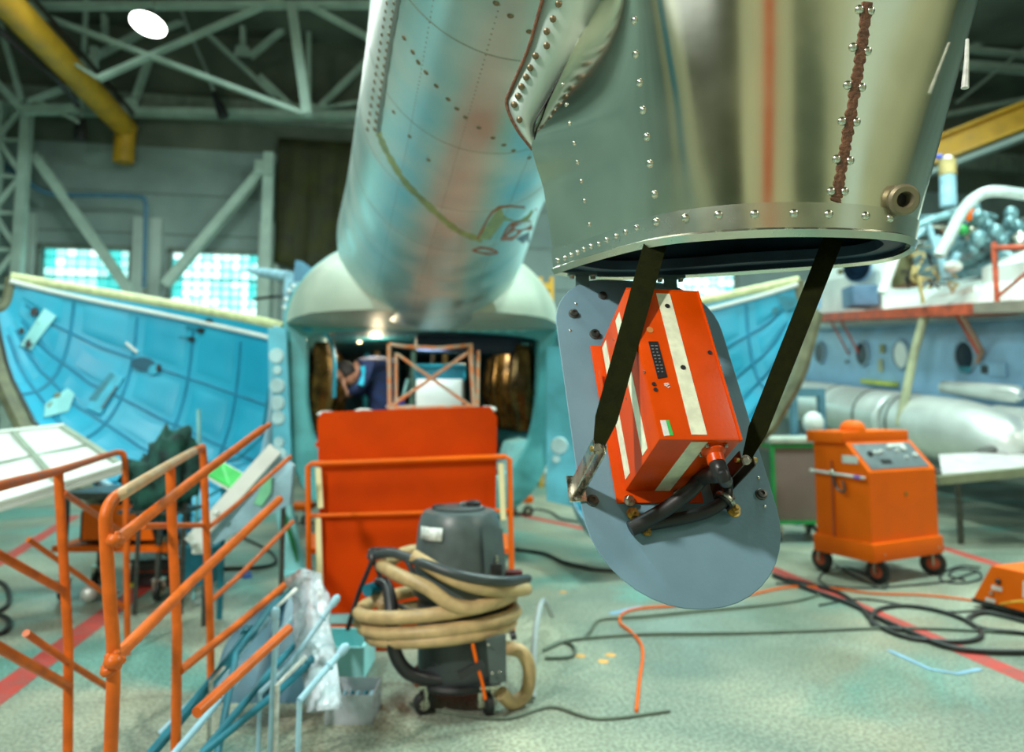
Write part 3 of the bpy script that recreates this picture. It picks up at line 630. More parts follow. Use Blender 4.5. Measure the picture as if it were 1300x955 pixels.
# --- clamshell doors
def clamshell(s, theta, HZ):
    hinge = Vector((HX+s*1.24, 6.52, 0)); Ld = 2.16 if s < 0 else 1.98; nt_, nf = 20, 22
    R = Matrix.Rotation(s*theta, 3, 'Z')
    def pt(t, f, off=0):
        xs = .95*t**2.6; w = 1.15
        zt_ = 2.04+.42*t**.9; kk = (0, .285), (.25, .5), (.5, .77), (.75, 1.16), (.9, 1.58), (1.01, 2.2)
        for (a_, za), (b_, zb2) in zip(kk, kk[1:]):
            if t <= b_: zb_ = za+(zb2-za)*(t-a_)/(b_-a_); break
        c, sn = math.cos(f*PI/2), math.sin(f*PI/2)
        # closed: inward is -s in x, aft is -y
        X = w-(w-xs)*abs(c)**.75; Z = zt_-(zt_-zb_)*abs(sn)**.75; Y = -Ld*t
        return Vector((-s*X, Y, Z))
    def q(t, f, off=0):
        p = pt(t, f)
        if off:
            e = 1e-3; a = pt(min(1, t+e), f)-pt(max(0, t-e), f); b = pt(t, min(1, f+e))-pt(t, max(0, f-e)); n = a.cross(b).normalized()
            c = Vector((-s*1.1, -.6, 1.9)); n = n if n.dot(c-p) > 0 else -n; p = p+n*off
        v = R @ Vector((p.x, p.y, 0)); return Vector((hinge.x+v.x, hinge.y+v.y, p.z))
    N = 24
    outer = [[q(i/N, j/N) for j in range(N+1)] for i in range(N+1)]; inner = [[q(i/N, j/N, .05) for j in range(N+1)] for i in range(N+1)]
    d = MB().loft(outer, closed=False).build('clamshell_door_skin', ALUM, heli)
    dn = MB().loft(inner, closed=False).build('clamshell_door', CYAN, heli)
    tag(dn, 'bright cyan inner face of the %s clamshell door' % ('left' if s < 0 else 'right'), None)
    # rims: top edge, centre edge (f=1), hinge edge
    def rim(path, wd, name, m, r2=None):
        MB().tube(path, wd, 8).build(name, m, dn)
    rim([q(i/N, 0, .025) for i in range(N+1)], .045, 'top_seal', CREAMW)
    rim([q(i/N, .015, .065)+Vector((0, 0, -.02)) for i in range(N+1)], .022, 'top_flange', WHITE)
    rim([q(1, j/N, .025) for j in range(N+1)], .045, 'tip_rim', OLG)
    rim([q(1-i/N, 1, .02) for i in range(N+1)], [.075-.02*(i/N) for i in range(N+1)], 'centre_rim', OLG)
    rim([q(1-i/N, .985, .09) for i in range(N+1)], .014, 'rubber_seal', BLK)
    rim([q(.55-.55*i/N, .965, .08) for i in range(N+1)], .035, 'lower_flange', PALEB)
    # hinge frame with lightening discs
    fr = MB(); fr.loft([[q(0, j/N, 0), q(0, j/N, .16)] for j in range(N+1)], closed=False); f_ = fr.build('hinge_frame', PALEB, dn)
    md = f_.modifiers.new('thick', 'SOLIDIFY'); md.thickness = .02
    for k in range(11):
        f = .04+k*.085; c = q(0, f, .085); a = (q(0, f, .15)-q(0, f, .02)).normalized(); b = (q(0, f+.01)-q(0, f-.01)).normalized(); n = a.cross(b)
        if n.dot(EYE-c) < 0: n = -n
        MB().lathe([(.001, .0), (.05 if k % 3 else .028, 0), (.045 if k % 3 else .024, .012), (.001, .012)], M=nmat(c+n*.005, n), seg=16).build('lightening_disc', mat('pale_disc_paint', (.55, .82, .86), .45), dn)
    # raised ribs
    def rib(path, wd):
        MB().tube(path, wd, 6).build('rib', mat('rib_paint', (.008, .24, .40), .5), dn)
    for t in (.2, .42, .64, .84): rib([q(t, j/N, .052) for j in range(1, N)], .013)
    for f in (.2, .42, .62, .82): rib([q(i/N, f, .052) for i in range(1, N)], .012)
    # shallow panels between the ribs
    ts = (.0, .2, .42, .64, .84, 1); fs = (0, .2, .42, .62, .82, 1); k = 0
    for i in range(5):
        for j in range(5):
            t0, t1, f0, f1 = ts[i]+.03, ts[i+1]-.03, fs[j]+.03, fs[j+1]-.03; l = []
            for a in range(7):
                row = []
                for b in range(7): row.append(q(t0+(t1-t0)*a/6, f0+(f1-f0)*b/6, .062 if 0 < a < 6 and 0 < b < 6 else .052))
                l.append(row)
            MB().loft(l, closed=False).build('lining_panel', CYAN, dn)
    # fittings, read off the photograph for each door
    bi = BVHTree.FromPolygons([p for r in inner for p in r], [(i*(N+1)+j, i*(N+1)+j+1, (i+1)*(N+1)+j+1, (i+1)*(N+1)+j) for i in range(N) for j in range(N)])
    def plate_(pts, lift, th, name, m, sub=5):
        top = []; bot = []; K = len(pts)
        for i in range(K):
            a_, b_ = Vector((*pts[i], 0)), Vector((*pts[(i+1) % K], 0))
            for k in range(sub):
                p = a_.lerp(b_, k/sub); h, n = hit(bi, p.x, p.y)
                if h is None: return
                top.append(h+n*(lift+th)); bot.append(h+n*(lift-.01))
        MB().loft([bot, top]).build(name, m, dn)
    def oval(cx_, cy_, rx, ry, rot=0):
        return [(cx_+rx*math.cos(a)*math.cos(rot)-ry*math.sin(a)*math.sin(rot), cy_+rx*math.cos(a)*math.sin(rot)+ry*math.sin(a)*math.cos(rot)) for a in [2*PI*k/14 for k in range(14)]]
    if s < 0:
        plate_([(57, 392), (72, 402), (38, 446), (24, 440)], .02, .012, 'slanted_bracket', TEALW)
        for c in ((44, 397), (51, 415), (35, 438)): plate_(oval(*c, 4.5, 6, .6), .036, .006, 'port', BLKP, 1)
        plate_(oval(27, 421, 3.5, 4), .02, .006, 'port', BLKP, 1)
        plate_([(142, 472), (158, 480), (128, 528), (110, 520)], .012, .012, 'slanted_bracket', CYAN2)
        plate_([(141, 474), (147, 477), (122, 512), (114, 508)], .026, .004, 'bracket_shadow', CYAND, 3)  # dark strip painted for the shadow on the bracket
        plate_([(148, 490), (150, 493), (131, 522), (129, 518)], .03, .004, 'bracket_shadow', BLKP, 3)  # black strip, likewise shadow put in as colour
        plate_(oval(183, 463, 16, 9, .15), .014, .004, 'handle_recess', mat('recess_blue', (.004, .09, .15), .6), 1)
        plate_(oval(197, 470, 8, 6, -.3), .02, .010, 'handle', CYAN2, 1); plate_(oval(203, 468, 3, 5, .2), .034, .004, 'handle_slot', BLKP, 1)
        for c in ((244, 431), (256, 420), (267, 408)): plate_(oval(*c, 4.5, 3), .016, .01, 'port', BLKP, 1)
        for c in ((228, 427, 256, 432), (236, 415, 268, 421)): plate_([(c[0], c[1]), (c[2]-14, c[3]-3), (c[2]-14, c[3]-2), (c[0], c[1]+1)], .016, .004, 'wire_clip', CYAND, 2)
        plate_([(86, 494), (95, 502), (86, 524), (54, 532), (56, 515)], .016, .010, 'worn_plate', TEALW)
        for c, r in (((72, 504), 5), ((64, 517), 6)): plate_(oval(*c, r, r*.6, -.4), .03, .004, 'port', OLG, 1)
        plate_([(161, 434), (176, 446), (174, 449), (160, 437)], .016, .006, 'white_sticker', WHITE, 2)
        plate_([(240, 404), (265, 408), (282, 412), (282, 415), (262, 411), (240, 407)], .014, .004, 'wire_clip', CYAND, 2)
    else:
        for c in ((985, 395), (1000, 440)): plate_(oval(*c, 4, 5), .016, .006, 'port', CYAND, 1)
        plate_([(985, 375), (1012, 378), (1016, 392), (998, 396)], .014, .01, 'corner_plate', CYAND)
    # bent dark pipe near hinge
    MB().tube([q(.02, .1, .1), q(.02, .32, .12), q(.1, .45, .12), q(.26, .58, .12)], .014, 8).build('dark_pipe', CYAND, dn)
    MB().tube([q(.04, .5, .14), q(.12, .72, .14)], .014, 8).build('dark_pipe', CYAND, dn)
    MB().tube([q(.0, .42, .14), q(.01, .85, .14), q(.05, .92, .12)], .014, 8).build('dark_pipe', CYAND, dn)
clamshell(-1, math.radians(120), 0)
clamshell(1, math.radians(95), 0)
# landing legs under the fuselage so it stands
for s in (-1, 1):
    q = Vector((HX+s*.95, 8.6, 0)); MB().cyl((HX+s*.7, 8.6, .6), q+Vector((0, 0, .3)), .05).build('gear_strut', STEEL, heli)
    MB().tube([q+Vector((-.11, 0, .3)), q+Vector((-.08, 0, .3)), q+Vector((.08, 0, .3)), q+Vector((.11, 0, .3))], [.2, .3, .3, .2], 24).build('wheel', BLK, heli)
MB().cyl((HX, 11.8, .6), (HX, 11.8, .2), .05).build('gear_strut', STEEL, heli)
MB().tube([Vector((HX+x, 11.8, .2)) for x in (-.09, -.07, .07, .09)], [.14, .2, .2, .14], 20).build('wheel', BLK, heli)

# ================================================================ RECORDER AND ITS PLATE (hung under the fairing)
pO = CV(0.27475, -0.14499, 1.3); pu = CD((.98506, -.03411, .16880)); pv = CD((.07277, -.80591, -.58755)); pn = CD((.15608, .59106, -.79139))
def Q(a, b, c=0): return pO+pu*a+pv*b+pn*c
def QM(a, b, c=0): return frame(Q(a, b, c), pu, -pv, pn)
plate = thing('mounting_plate', Q(0, 0), 'grey-blue rounded metal plate hanging under the polished fairing', 'plate')
W2_, H2_ = .1745, .338
def rrect(w, h, rt, rb, n=10):
    out = []
    for cx, cy_, r, a0 in ((w-rb, h-rb, rb, 0), (-w+rb, h-rb, rb, 90), (-w+rt, -h+rt, rt, 180), (w-rt, -h+rt, rt, 270)):
        for k in range(n+1): a = math.radians(a0+90*k/n); out.append((cx+r*math.cos(a), cy_+r*math.sin(a)))
    return out
o_ = rrect(W2_, H2_, .125, .168); i_ = rrect(W2_-.001, H2_-.001, .124, .167)
MB().loft([[Q(a, b, -.003) for a, b in i_], [Q(a, b, -.002) for a, b in o_], [Q(a, b, -.001) for a, b in o_], [Q(a, b, 0) for a, b in i_]]).build('panel', PLATE, plate)
def PQ(px, py, c=0):                  # pixel onto the plate plane
    r = ray(px, py); o = pO+pn*c; t = (o-EYE).dot(pn)/r.dot(pn); h = EYE+r*t-o; return h.dot(pu), h.dot(pv)
scr = rawmesh(MB().lathe([(.0105, 0), (.0105, .0022), (.0085, .003), (.0078, .0075), (.004, .0078), (.004, .005), (.0003, .005)], seg=20), 'bolt', DSTEEL)
hexb = rawmesh(MB().lathe([(.009, 0), (.009, .0015)], seg=20).lathe([(.0065, .0015), (.0065, .007), (.0055, .008), (.0003, .008)], seg=6), 'hex_bolt', STEEL)
for x, y, s in ((752, 636, 1), (966, 628, 1), (728, 399, 1), (755, 425, 1.05), (765, 376, .9)):
    a, b = PQ(x, y); inst('bolt', scr, plate, QM(a, b) @ Matrix.Scale(s, 4))
for x, y in ((724, 420), (963, 607), (971, 643), (731, 386)):
    a, b = PQ(x, y); inst('small_rivet', riv, plate, QM(a, b) @ Matrix.Scale(.4, 4))
# hanging brackets from the fairing to the top of the plate
for x, y in ((740, 352), (852, 356)):
    a, b = PQ(x, y+12); top = Q(a, -H2_+.02, -.004) if False else Q(a, b, -.004); hh = P(x, y-4, top.dot(FW))
    k = MB(); k.bar(top+Vector((0, 0, -.03)), (top.x, top.y, hh.z), .028, .004, FW); k.bar(Vector((top.x, top.y, hh.z))-LT*.03, Vector((top.x, top.y, hh.z))+LT*.03, .022, .006)
    k.build('hanger_bracket', mat('dark_teal_steel', (.07, .14, .15), .45, .6), plate)
    for s in (-1, 1): inst('bracket_bolt', hexb, plate, nmat(Vector((top.x, top.y, hh.z-.003))+LT*.022*s, (0, 0, -1), .9))
# side lugs
def lug(px, py, side, m):
    a, b = PQ(px, py); M = QM(a, b)
    l = MB(); l.box((0, 0, .002), (.022, .05, .004), M, .0008); l.box((side*.011, .0, .016), (.004, .042, .03), M, .001)
    for s in (-1, 1): l.cyl(M @ Vector((-side*.002, s*.016, .003)), M @ Vector((-side*.002, s*.016, .008)), .005, seg=6)
    l.build('lug', m, plate); return M @ Vector((side*.015, 0, .022))
FOOT1 = P(759, 570, 1.085); FOOT2 = P(947, 584, 1.165)
for f, m, w_ in ((FOOT1, STEEL, .018), (FOOT2, mat('browned_steel', (.10, .085, .07), .45, .7), .026)):
    d = f-pO; a, b, c = d.dot(pu), d.dot(pv), d.dot(pn); k = MB(); M = QM(a, b)
    k.box((0, 0, .002), (w_+.012, .046, .004), M, .0008)
    for s_ in (-1, 1): k.box((s_*w_*.4, 0, c/2), (.003, .026, c+.012), M, .001)
    k.box((0, 0, .03), (w_*.8, .022, .003), M)
    k.build('strap_bracket', m, plate)
    for s_ in (-1, 1): inst('bracket_bolt', hexb, plate, QM(a, b+s_*.017, .004) @ Matrix.Scale(.7, 4))
    MB().cyl(f-pu*w_*.7, f+pu*w_*.7, .0045, seg=12).build('pivot_pin', BRASS, plate)
# flat support straps up into the fairing
def strap(a, b, w0, w1, label, low):
    a, b = Vector(a), Vector(b); t = (b-a).normalized(); f = (EYE-(a+b)/2).normalized(); x = t.cross(f).normalized(); nn = x.cross(t).normalized()*.004
    l = []; K = 8
    for i in range(K+1):
        k = i/K; p = a.lerp(b, k); wd = (w0+(w1-w0)*k)/2
        if i == K: wd *= .45
        l.append([p+x*wd+nn, p-x*wd+nn, p-x*wd-nn, p+x*wd-nn])
    s = MB().loft(l).build('support_strap', OLIVE); s.name = 'support_strap'
    tag(s, label, 'strap', None)
    return s, x, nn
s1, x1, n1 = strap(P(834, 302, 1.243), FOOT1, .040, .034, 'dark olive flat strap slanting down across the orange box', 0)
s2, x2, n2 = strap(P(1058, 303, 1.23), FOOT2, .033, .030, 'dark flat strap right of the orange box reaching up to the fairing', 0)
for s_, p in ((s1, FOOT1), (s2, FOOT2)): inst('strap_bolt', hexb, s_, nmat(p+(EYE-p).normalized()*.004, (EYE-p).normalized(), .9))

# recorder box
rec = thing('flight_recorder', Q(-.03, 0, 0), 'glossy orange box with cream reflective stripes mounted on the grey-blue plate', 'recorder')
bu, bv, bw, bl, bt = -.097, -.153, .132, .296, .182
cu, cvv = bu+bw/2, bv+bl/2
MBX = QM(cu, cvv, bt/2+.004)           # local x = across, y = up the plate, z = off the plate
def B(x, y, z): return MBX @ Vector((x, y, z))
MB().box((0, 0, 0), (bw, bl, bt), MBX, .0045).build('case', BOXO, rec)
MB().box((.001, bl/2-.001, .0), (bw+.001, .003, bt), MBX, .001).build('lid', BOXO, rec)
MB().box((-.006, -.007, -bt/2-.001), (bw+.022, bl+.028, .004), MBX, .001).build('base_flange', BOXO, rec)
MB().box((bw/2-.0005, 0, bt/2-.002), (.003, bl, .008), MBX, .001).build('side_seam', BOXO, rec)
def onface(face, pts, lift=.0006):
    out = []
    for u, v in pts:
        if face == 'front': out.append(B(u, v, bt/2+lift))
        elif face == 'left': out.append(B(-bw/2-lift, v, u))
        else: out.append(B(u, -bl/2-lift, v))
    return out
def patch(face, pts, name, m, lift=.0006):
    n = {'front': MBX.to_3x3() @ Vector((0, 0, 1)), 'left': MBX.to_3x3() @ Vector((-1, 0, 0)), 'bottom': MBX.to_3x3() @ Vector((0, -1, 0))}[face]
    return MB().slab(onface(face, pts, lift), -n*(lift+.0002)).build(name, m, rec)
def hitbox(face, px, py):
    n = {'front': Vector((0, 0, 1)), 'left': Vector((-1, 0, 0)), 'bottom': Vector((0, -1, 0))}[face]; d = {'front': bt/2, 'left': bw/2, 'bottom': bl/2}[face]
    n = MBX.to_3x3() @ n; o = MBX @ Vector((0, 0, 0))+n*d; r = ray(px, py); t = (o-EYE).dot(n)/r.dot(n); h = MBX.inverted() @ (EYE+r*t)
    return {'front': (h.x, h.y), 'left': (h.z, h.y), 'bottom': (h.x, h.z)}[face]
def fp(face, pts): return [hitbox(face, *p) for p in pts]
a = hitbox('front', 842, 374)[0]; b = hitbox('front', 862, 374)[0]
w_ = abs(b-a)
def rect(x0, x1, y0, y1): return [(x0, y0), (x1, y0), (x1, y1), (x0, y1)]
c0 = (hitbox('front', 844, 380)[0]+hitbox('front', 886, 548)[0])/2
patch('front', rect(c0-.0125, c0+.0125, hitbox('front', 886, 552)[1], hitbox('front', 843, 373)[1]), 'reflective_stripe', CREAM)
for pts in ([(787, 455), (799, 385)], ):
    pass
def lstripe(pt_top, pt_bot, wd):
    (za, ya), (zb2, yb) = hitbox('left', *pt_top), hitbox('left', *pt_bot)
    patch('left', [(za-wd/2, ya), (za+wd/2, ya), (zb2+wd/2, yb-.0), (zb2-wd/2, yb)], 'reflective_stripe', CREAM)
lstripe((784, 402), (819, 574), .025)
lstripe((767, 437), (797, 605), .025)
(xa, _), (xb, _) = hitbox('bottom', 885, 568), hitbox('bottom', 838, 624)
patch('bottom', rect((xa+xb)/2-.0135, (xa+xb)/2+.0135, -bt/2+.003, bt/2-.006), 'reflective_stripe', CREAM)
npl = patch('front', fp('front', [(823, 434), (835, 434), (847, 479), (835, 481)]), 'nameplate', BLKP, .0012)
npm = MB()
for k in range(9):
    for j in range(2):
        y0 = 439+k*4.1; x0 = 826+k*1.05+j*5
        q = fp('front', [(x0, y0), (x0+3.4-(k % 3)*.7, y0-.1), (x0+3.6-(k % 3)*.7, y0+1.3), (x0+.2, y0+1.4)]); npm.slab(onface('front', q, .0015), pn*-.0003)
npm.build('nameplate_print', mat('faint_print', (.16, .17, .18), .5), npl)
patch('front', fp('front', [(838, 534), (845, 534), (851, 553), (843, 554)]), 'inspection_label', LABEL, .001)
patch('front', fp('front', [(845, 534), (849, 534), (855, 553), (850, 553)]), 'inspection_label', GREENL, .001)
st = fp('front', [(839, 486), (848, 485), (852, 494), (843, 496)])
sm = MB(); cxx = sum(p[0] for p in st)/4; cyy = sum(p[1] for p in st)/4
for k in range(12):
    ang = k*2.4; r = .001+.0045*((k*7) % 12)/12; x, y = cxx+r*math.cos(ang), cyy+r*math.sin(ang); sm.slab(onface('front', [(x, y), (x+.0022, y+.001), (x+.0018, y+.0026), (x-.0004, y+.0016)], .0009), pn*-.0003)
tag(sm.build('ink_stamp', LABEL, rec), None, None, kind='stuff')
dot = rawmesh(MB().lathe([(.0036, 0), (.0034, .001), (.0003, .0014)], seg=12), 'screw', BLKP)
dots = rawmesh(MB().lathe([(.0024, 0), (.0022, .0008), (.0003, .001)], seg=10), 'screw', STEEL)
for x, y, s in ((847, 389, 1.25), (867, 467, 1.25), (901, 448, 1.1), (830, 488, 1), (832, 495, 1)):
    p = hitbox('front', x, y); inst('screw', dot, rec, MBX @ Matrix.Translation((p[0], p[1], bt/2+.0006)) @ Matrix.Scale(s, 4))
for x, y in ((818, 472), (795, 506), (779, 431), (783, 470)):
    p = hitbox('left', x, y); inst('screw', dots, rec, nmat(B(-bw/2-.0003, p[1], p[0]), MBX.to_3x3() @ Vector((-1, 0, 0)), 1))
p = hitbox('front', 825, 419); inst('plug_cap', rawmesh(MB().lathe([(.006, 0), (.006, .0008), (.0003, .0012)], seg=16), 'plug_cap', mat('faded_orange', (.55, .22, .06), .4)), rec, MBX @ Matrix.Translation((p[0], p[1], bt/2)))
for x, y in ((799, 636), (861, 626)):
    a, b = PQ(x, y, .006); inst('base_bolt', hexb, rec, QM(a, b, .006) @ Matrix.Scale(1.1, 4))
MB().box((-bw/2-.012, -.02+bl*.28, -bt/2+.006), (.004, .05, .018), MBX, .001).build('side_tab', BOXO, rec)
# connector
a, z = hitbox('bottom', 905, 570)
cp = B(a, -bl/2, z); dn = MBX.to_3x3() @ Vector((0, -1, 0))
gl = MB(); Mg = nmat(cp, dn); gl.lathe([(.0185, 0), (.0185, .006), (.0165, .008), (.0135, .012), (.0135, .024), (.0115, .026), (.001, .026)], M=Mg, seg=24)
g_ = gl.build('connector', BOXO, rec)
for k in range(4): inst('gland_screw', hexb, g_, Mg @ Matrix.Translation((.021*math.cos(k*PI/2+.8), .021*math.sin(k*PI/2+.8), .002)) @ Matrix.Scale(.45, 4))
ce = cp+dn*.022
def PZn(px, py, c): a, b = PQ(px, py, c); return Q(a, b, c)
hs = thing('cable_harness', PZn(812, 665, .01), 'two thick black cables looping below the orange box to a clamp', 'cable')
MB().tube([ce, ce+dn*.02, PZn(893, 606, .075), PZn(874, 625, .055), PZn(846, 646, .035), PZn(815, 664, .02), PZn(800, 672, .014)], .0125, 14, smooth=6).build('cable', BLK, hs)
MB().tube([ce+MBX.to_3x3() @ Vector((.004, 0, -.004)), ce+dn*.03+pu*.006, PZn(922, 612, .045), PZn(921, 632, .028), PZn(905, 646, .02), PZn(880, 655, .016), PZn(845, 662, .012), PZn(812, 668, .011)], .0105, 14, smooth=6).build('cable', BLK, hs)
cm = PZn(921, 634, .024); tdir = (PZn(905, 646, .02)-PZn(924, 622, .03)).normalized()
MB().torus(cm, .0145, .0042, (nmat(cm, tdir)).to_3x3().to_4x4(), 24, 8).build('cable_clamp', STEEL, hs)
MB().torus(cm+tdir*.006, .0145, .003, (nmat(cm, tdir)).to_3x3().to_4x4(), 24, 8).build('clamp_cushion', BLK, hs)
for x, y, c, s, m in ((931, 649, .012, 1.3, 0), (803, 653, .004, 1.2, 0), (821, 675, .004, .9, 0)):
    a, b = PQ(x, y, c); inst('clamp_bolt', rawmesh(MB().lathe([(.009, 0), (.009, .002)], seg=18).lathe([(.0065, .002), (.0065, .009), (.003, .009), (.003, .014), (.0003, .014)], seg=6), 'clamp_bolt', BRASS), hs, QM(a, b, c) @ Matrix.Scale(s, 4))
# thin loop of lockwire above the box
tag(MB().tube([P(828, 330, 1.32), P(822, 345, 1.3), P(828, 362, 1.29), P(833, 350, 1.3), P(831, 332, 1.32)], .0012, 6, smooth=4).build('lock_wire', STEEL), 'thin twisted lock wire above the top of the orange box', 'wire')

# ================================================================ CENTRE: ORANGE PLATFORM, LADDER FRAME, PERSON, VACUUM
pl = thing('service_platform', FL(520, 790), 'orange wheeled service platform with tall sheet panel below the fuselage opening', 'platform')
def sheet(px0, px1, py0, py1, D, th, name, m, parent, bev=0):
    a, b, c, d = P(px0, py0, D), P(px1, py0, D), P(px1, py1, D), P(px0, py1, D)
    return MB().slab([a, b, c, d], FW*th).build(name, m, parent)
DP = 4.42
a, b, c, d = P(403, 532, DP+.05), P(631, 530, DP+.05), P(628, 779, DP), P(408, 779, DP)
MB().slab([a, P(409, 523, DP+.05), P(622, 516, DP+.05), b, c, d], FW*.02).build('sheet_panel', ORANGE2, pl)
MB().tube([P(393, 800, DP-.02), P(391, 592, DP-.02), P(396, 589, DP-.02), P(641, 580, DP-.02), P(647, 583, DP-.02), P(651, 800, DP-.02)], .016, 8).build('tube_frame', ORANGE, pl)
MB().tube([P(391, 655, DP-.02), P(650, 648, DP-.02)], .012, 8).build('cross_rail', ORANGE, pl)
for x0, y0, y1 in ((404, 594, 645), (404, 658, 760), (636, 588, 660)):
    MB().bar(P(x0, y0, DP-.03), P(x0+3, y1, DP-.03), .034, .012, FW).build('reflective_strip', BRIGHT, pl)
MB().bar(P(408, 786, DP), P(600, 786, DP), .05, .04).build('base_rail', TEALW, pl)
MB().bar(P(400, 797, DP), P(640, 797, DP), .04, .04).build('base_rail', ORANGE, pl)
MB().box((0, 0, 0), (.5, .3, .1), frame(P(450, 820, 4.2), LT, FW, Vector((0, 0, 1))), .01).build('foot_plate', ORANGE2, pl)
for x, y in ((415, 524), (462, 521), (618, 518)):
    MB().sphere(P(x, y+2, DP+.12), .045, (1.4, .5, .5)).build('corner_bumper', LABEL, pl)
for x in (395, 648):
    p = FL(x, 795); caster(pl, p+FW*.1, .06, LT)
for x, D in ((400, 5.35), (640, 5.35)):
    MB().bar(P(x, 700, DP), P(x, 680, D), .05, .03).build('side_beam', ORANGE, pl)
    p = P(x, 680, D); p.z = 0; caster(pl, p, .06, LT)
MB().box((0, 0, 0), (1.0, .9, .03), frame(P(515, 560, 4.95)+Vector((0, 0, 0)), LT, FW, Vector((0, 0, 1)))).build('deck', ORANGE2, pl)
for x in (-.48, .48):
    q = P(515, 560, 5.35)+LT*x; MB().cyl(q, (q.x, q.y, .05), .018, seg=8).build('deck_leg', ORANGE, pl)
DL = 5.1
lf = thing('ladder_frame', P(550, 560, DL), 'chipped orange tube frame with an X brace standing in the fuselage opening', 'frame')
CHIP = mat('chipped_orange_paint', (.82, .24, .04), .5, nscale=22, col2=(.50, .50, .38))
for pts, r in (([(494, 437), (495, 520), (496, 556)], .016), ([(503, 448), (503, 530)], .012), ([(597, 440), (602, 520), (603, 556)], .017), ([(607, 445), (606, 520)], .012), ([(494, 437), (515, 440), (560, 442), (600, 438)], .013),
    ([(505, 450), (598, 516)], .012), ([(496, 516), (598, 445)], .013), ([(494, 519), (603, 517)], .016)):
    MB().tube([P(x, y, DL) for x, y in pts], r, 8).build('tube', CHIP, lf)
for x in (496, 603): MB().cyl(P(x, 556, DL), (P(x, 556, DL).x, P(x, 556, DL).y, 1.12), .02, seg=8).build('foot', CHIP, lf)
bx = thing('equipment_case', P(560, 540, 6.9), 'white case with teal handle in the cabin behind the X brace', 'case')
M = frame(P(559, 507, 6.9), LT, FW, Vector((0, 0, 1)))
MB().box((0, 0, -.02), (.44, .3, .42), M, .015).build('body', WHITE, bx)
MB().box((0, .1, .27), (.46, .08, .16), M, .01).build('lid', CYAND, bx)
MB().tube([M @ Vector(v) for v in ((-.24, 0, .2), (-.24, 0, .33), (.24, 0, .33), (.24, 0, .2))], .014, 8).build('handle', CYAN2, bx)
MB().box((0, 0, -.44), (.5, .36, .38), M).build('support_box', CYAND, bx)
q = P(505, 508, 5.3)
t = thing('tool_tray', q, 'small tray with pale stick and blue-red tools on the frame sill', 'tray')
MB().bar(P(510, 508, 5.3), P(518, 481, 5.3), .03, .02).build('stick', TEALW, t)
MB().box(P(507, 508, 5.25), (.08, .05, .04)).build('red_tool', RED, t); MB().box(P(509, 512, 5.2), (.05, .05, .03)).build('blue_tool', mat('blue_tool', (.02, .12, .6), .4), t)
MB().box(P(508, 516, 5.2), (.2, .12, .02)).build('tray', LABEL, t)

# person bending inside the cabin
def skin_figure(name, nodes, edges, m, parent, sub=2, root=0):
    me = bpy.data.meshes.new(name); me.from_pydata([Vector(n[0])-rootloc(parent) for n in nodes], edges, []); ob = bpy.data.objects.new(name, me); COL.objects.link(ob); ob.parent = parent
    me.materials.append(m); md = ob.modifiers.new('skin', 'SKIN'); md.use_smooth_shade = True
    for i, n in enumerate(nodes):
        sv = me.skin_vertices[0].data[i]; sv.radius = (n[1], n[1]) if not isinstance(n[1], tuple) else n[1]; sv.use_root = (i == root)
    sd = ob.modifiers.new('sub', 'SUBSURF'); sd.levels = sub; sd.render_levels = sub
    return ob
FZ = .76
pc = P(478, 500, 7.0); pb = Vector((pc.x, pc.y, FZ))-LT*.03
pe = thing('person', pb, 'person in navy work jacket bending forward inside the cabin left of the orange frame', 'person')
def W(l, d, z): return pb+LT*l+FW*d+Vector((0, 0, z))
# hips to the right, trunk leaning left and forward, head low on the left
nodes = [(W(.10, .05, .62), .15), (W(.06, .03, .76), .155), (W(.02, 0, .96), .19), (W(-.05, -.03, 1.05), .15), (W(-.14, -.06, 1.0), .06),
 (W(-.02, -.21, .98), .075), (W(-.06, -.26, .78), .055), (W(-.19, -.27, .70), .042), (W(-.0, .19, .98), .075), (W(-.08, .22, .76), .055), (W(-.22, .1, .70), .042),
 (W(.10, -.06, .55), .10), (W(-.06, -.10, .34), .075), (W(.06, -.10, .06), .05), (W(.12, .15, .55), .10), (W(.0, .17, .34), .075), (W(.14, .17, .06), .05), (W(-.05, -.11, .03), .045), (W(.03, .17, .03), .045)]
edges = [(0, 1), (1, 2), (2, 3), (3, 4), (3, 5), (5, 6), (6, 7), (3, 8), (8, 9), (9, 10), (0, 11), (11, 12), (12, 13), (0, 14), (14, 15), (15, 16), (13, 17), (16, 18)]
skin_figure('body', nodes, edges, NAVY, pe)
hc = W(-.25, -.12, .90); HM = frame(hc, (LT*.8+Vector((0, 0, .6))).normalized(), (-FW*.9+LT*-.3).normalized(), Vector((0, 0, 1)))
hx = (-LT*.75-FW*.35-Vector((0, 0, .55))).normalized(); hz = (-LT*.5+Vector((0, 0, .8))); hz = (hz-hx*hz.dot(hx)).normalized(); hy = hz.cross(hx); HM = frame(hc, hx, hy, hz)   # x = face direction
hd = MB(); prof = []
b2 = bmesh.new(); bmesh.ops.create_uvsphere(b2, u_segments=28, v_segments=20, radius=1)
for v in b2.verts:
    x, y, z = v.co; X = x*.095; Y = y*.076; Z = z*.118
    if z < 0: X *= 1-.12*(-z); Y *= 1+.28*z
    if x > .6 and abs(y) < .3:
        if -.35 < z < .12: X += .022*(1-abs(y)/.3)*(1-(z+.35)/.5)     # nose
        if -.62 < z < -.45: X += .006
    if x > .5 and abs(abs(y)-.38) < .16 and 0 < z < .25: X -= .01
    v.co = HM @ Vector((X, Y, Z))
me = bpy.data.meshes.new('t'); b2.to_mesh(me); hd.bm.from_mesh(me); b2.free()
hd.tube([HM @ Vector((-.02, 0, -.09)), W(-.13, -.06, 1.01)], .05, 10)
head = hd.build('head', SKIN, pe, ang=3)
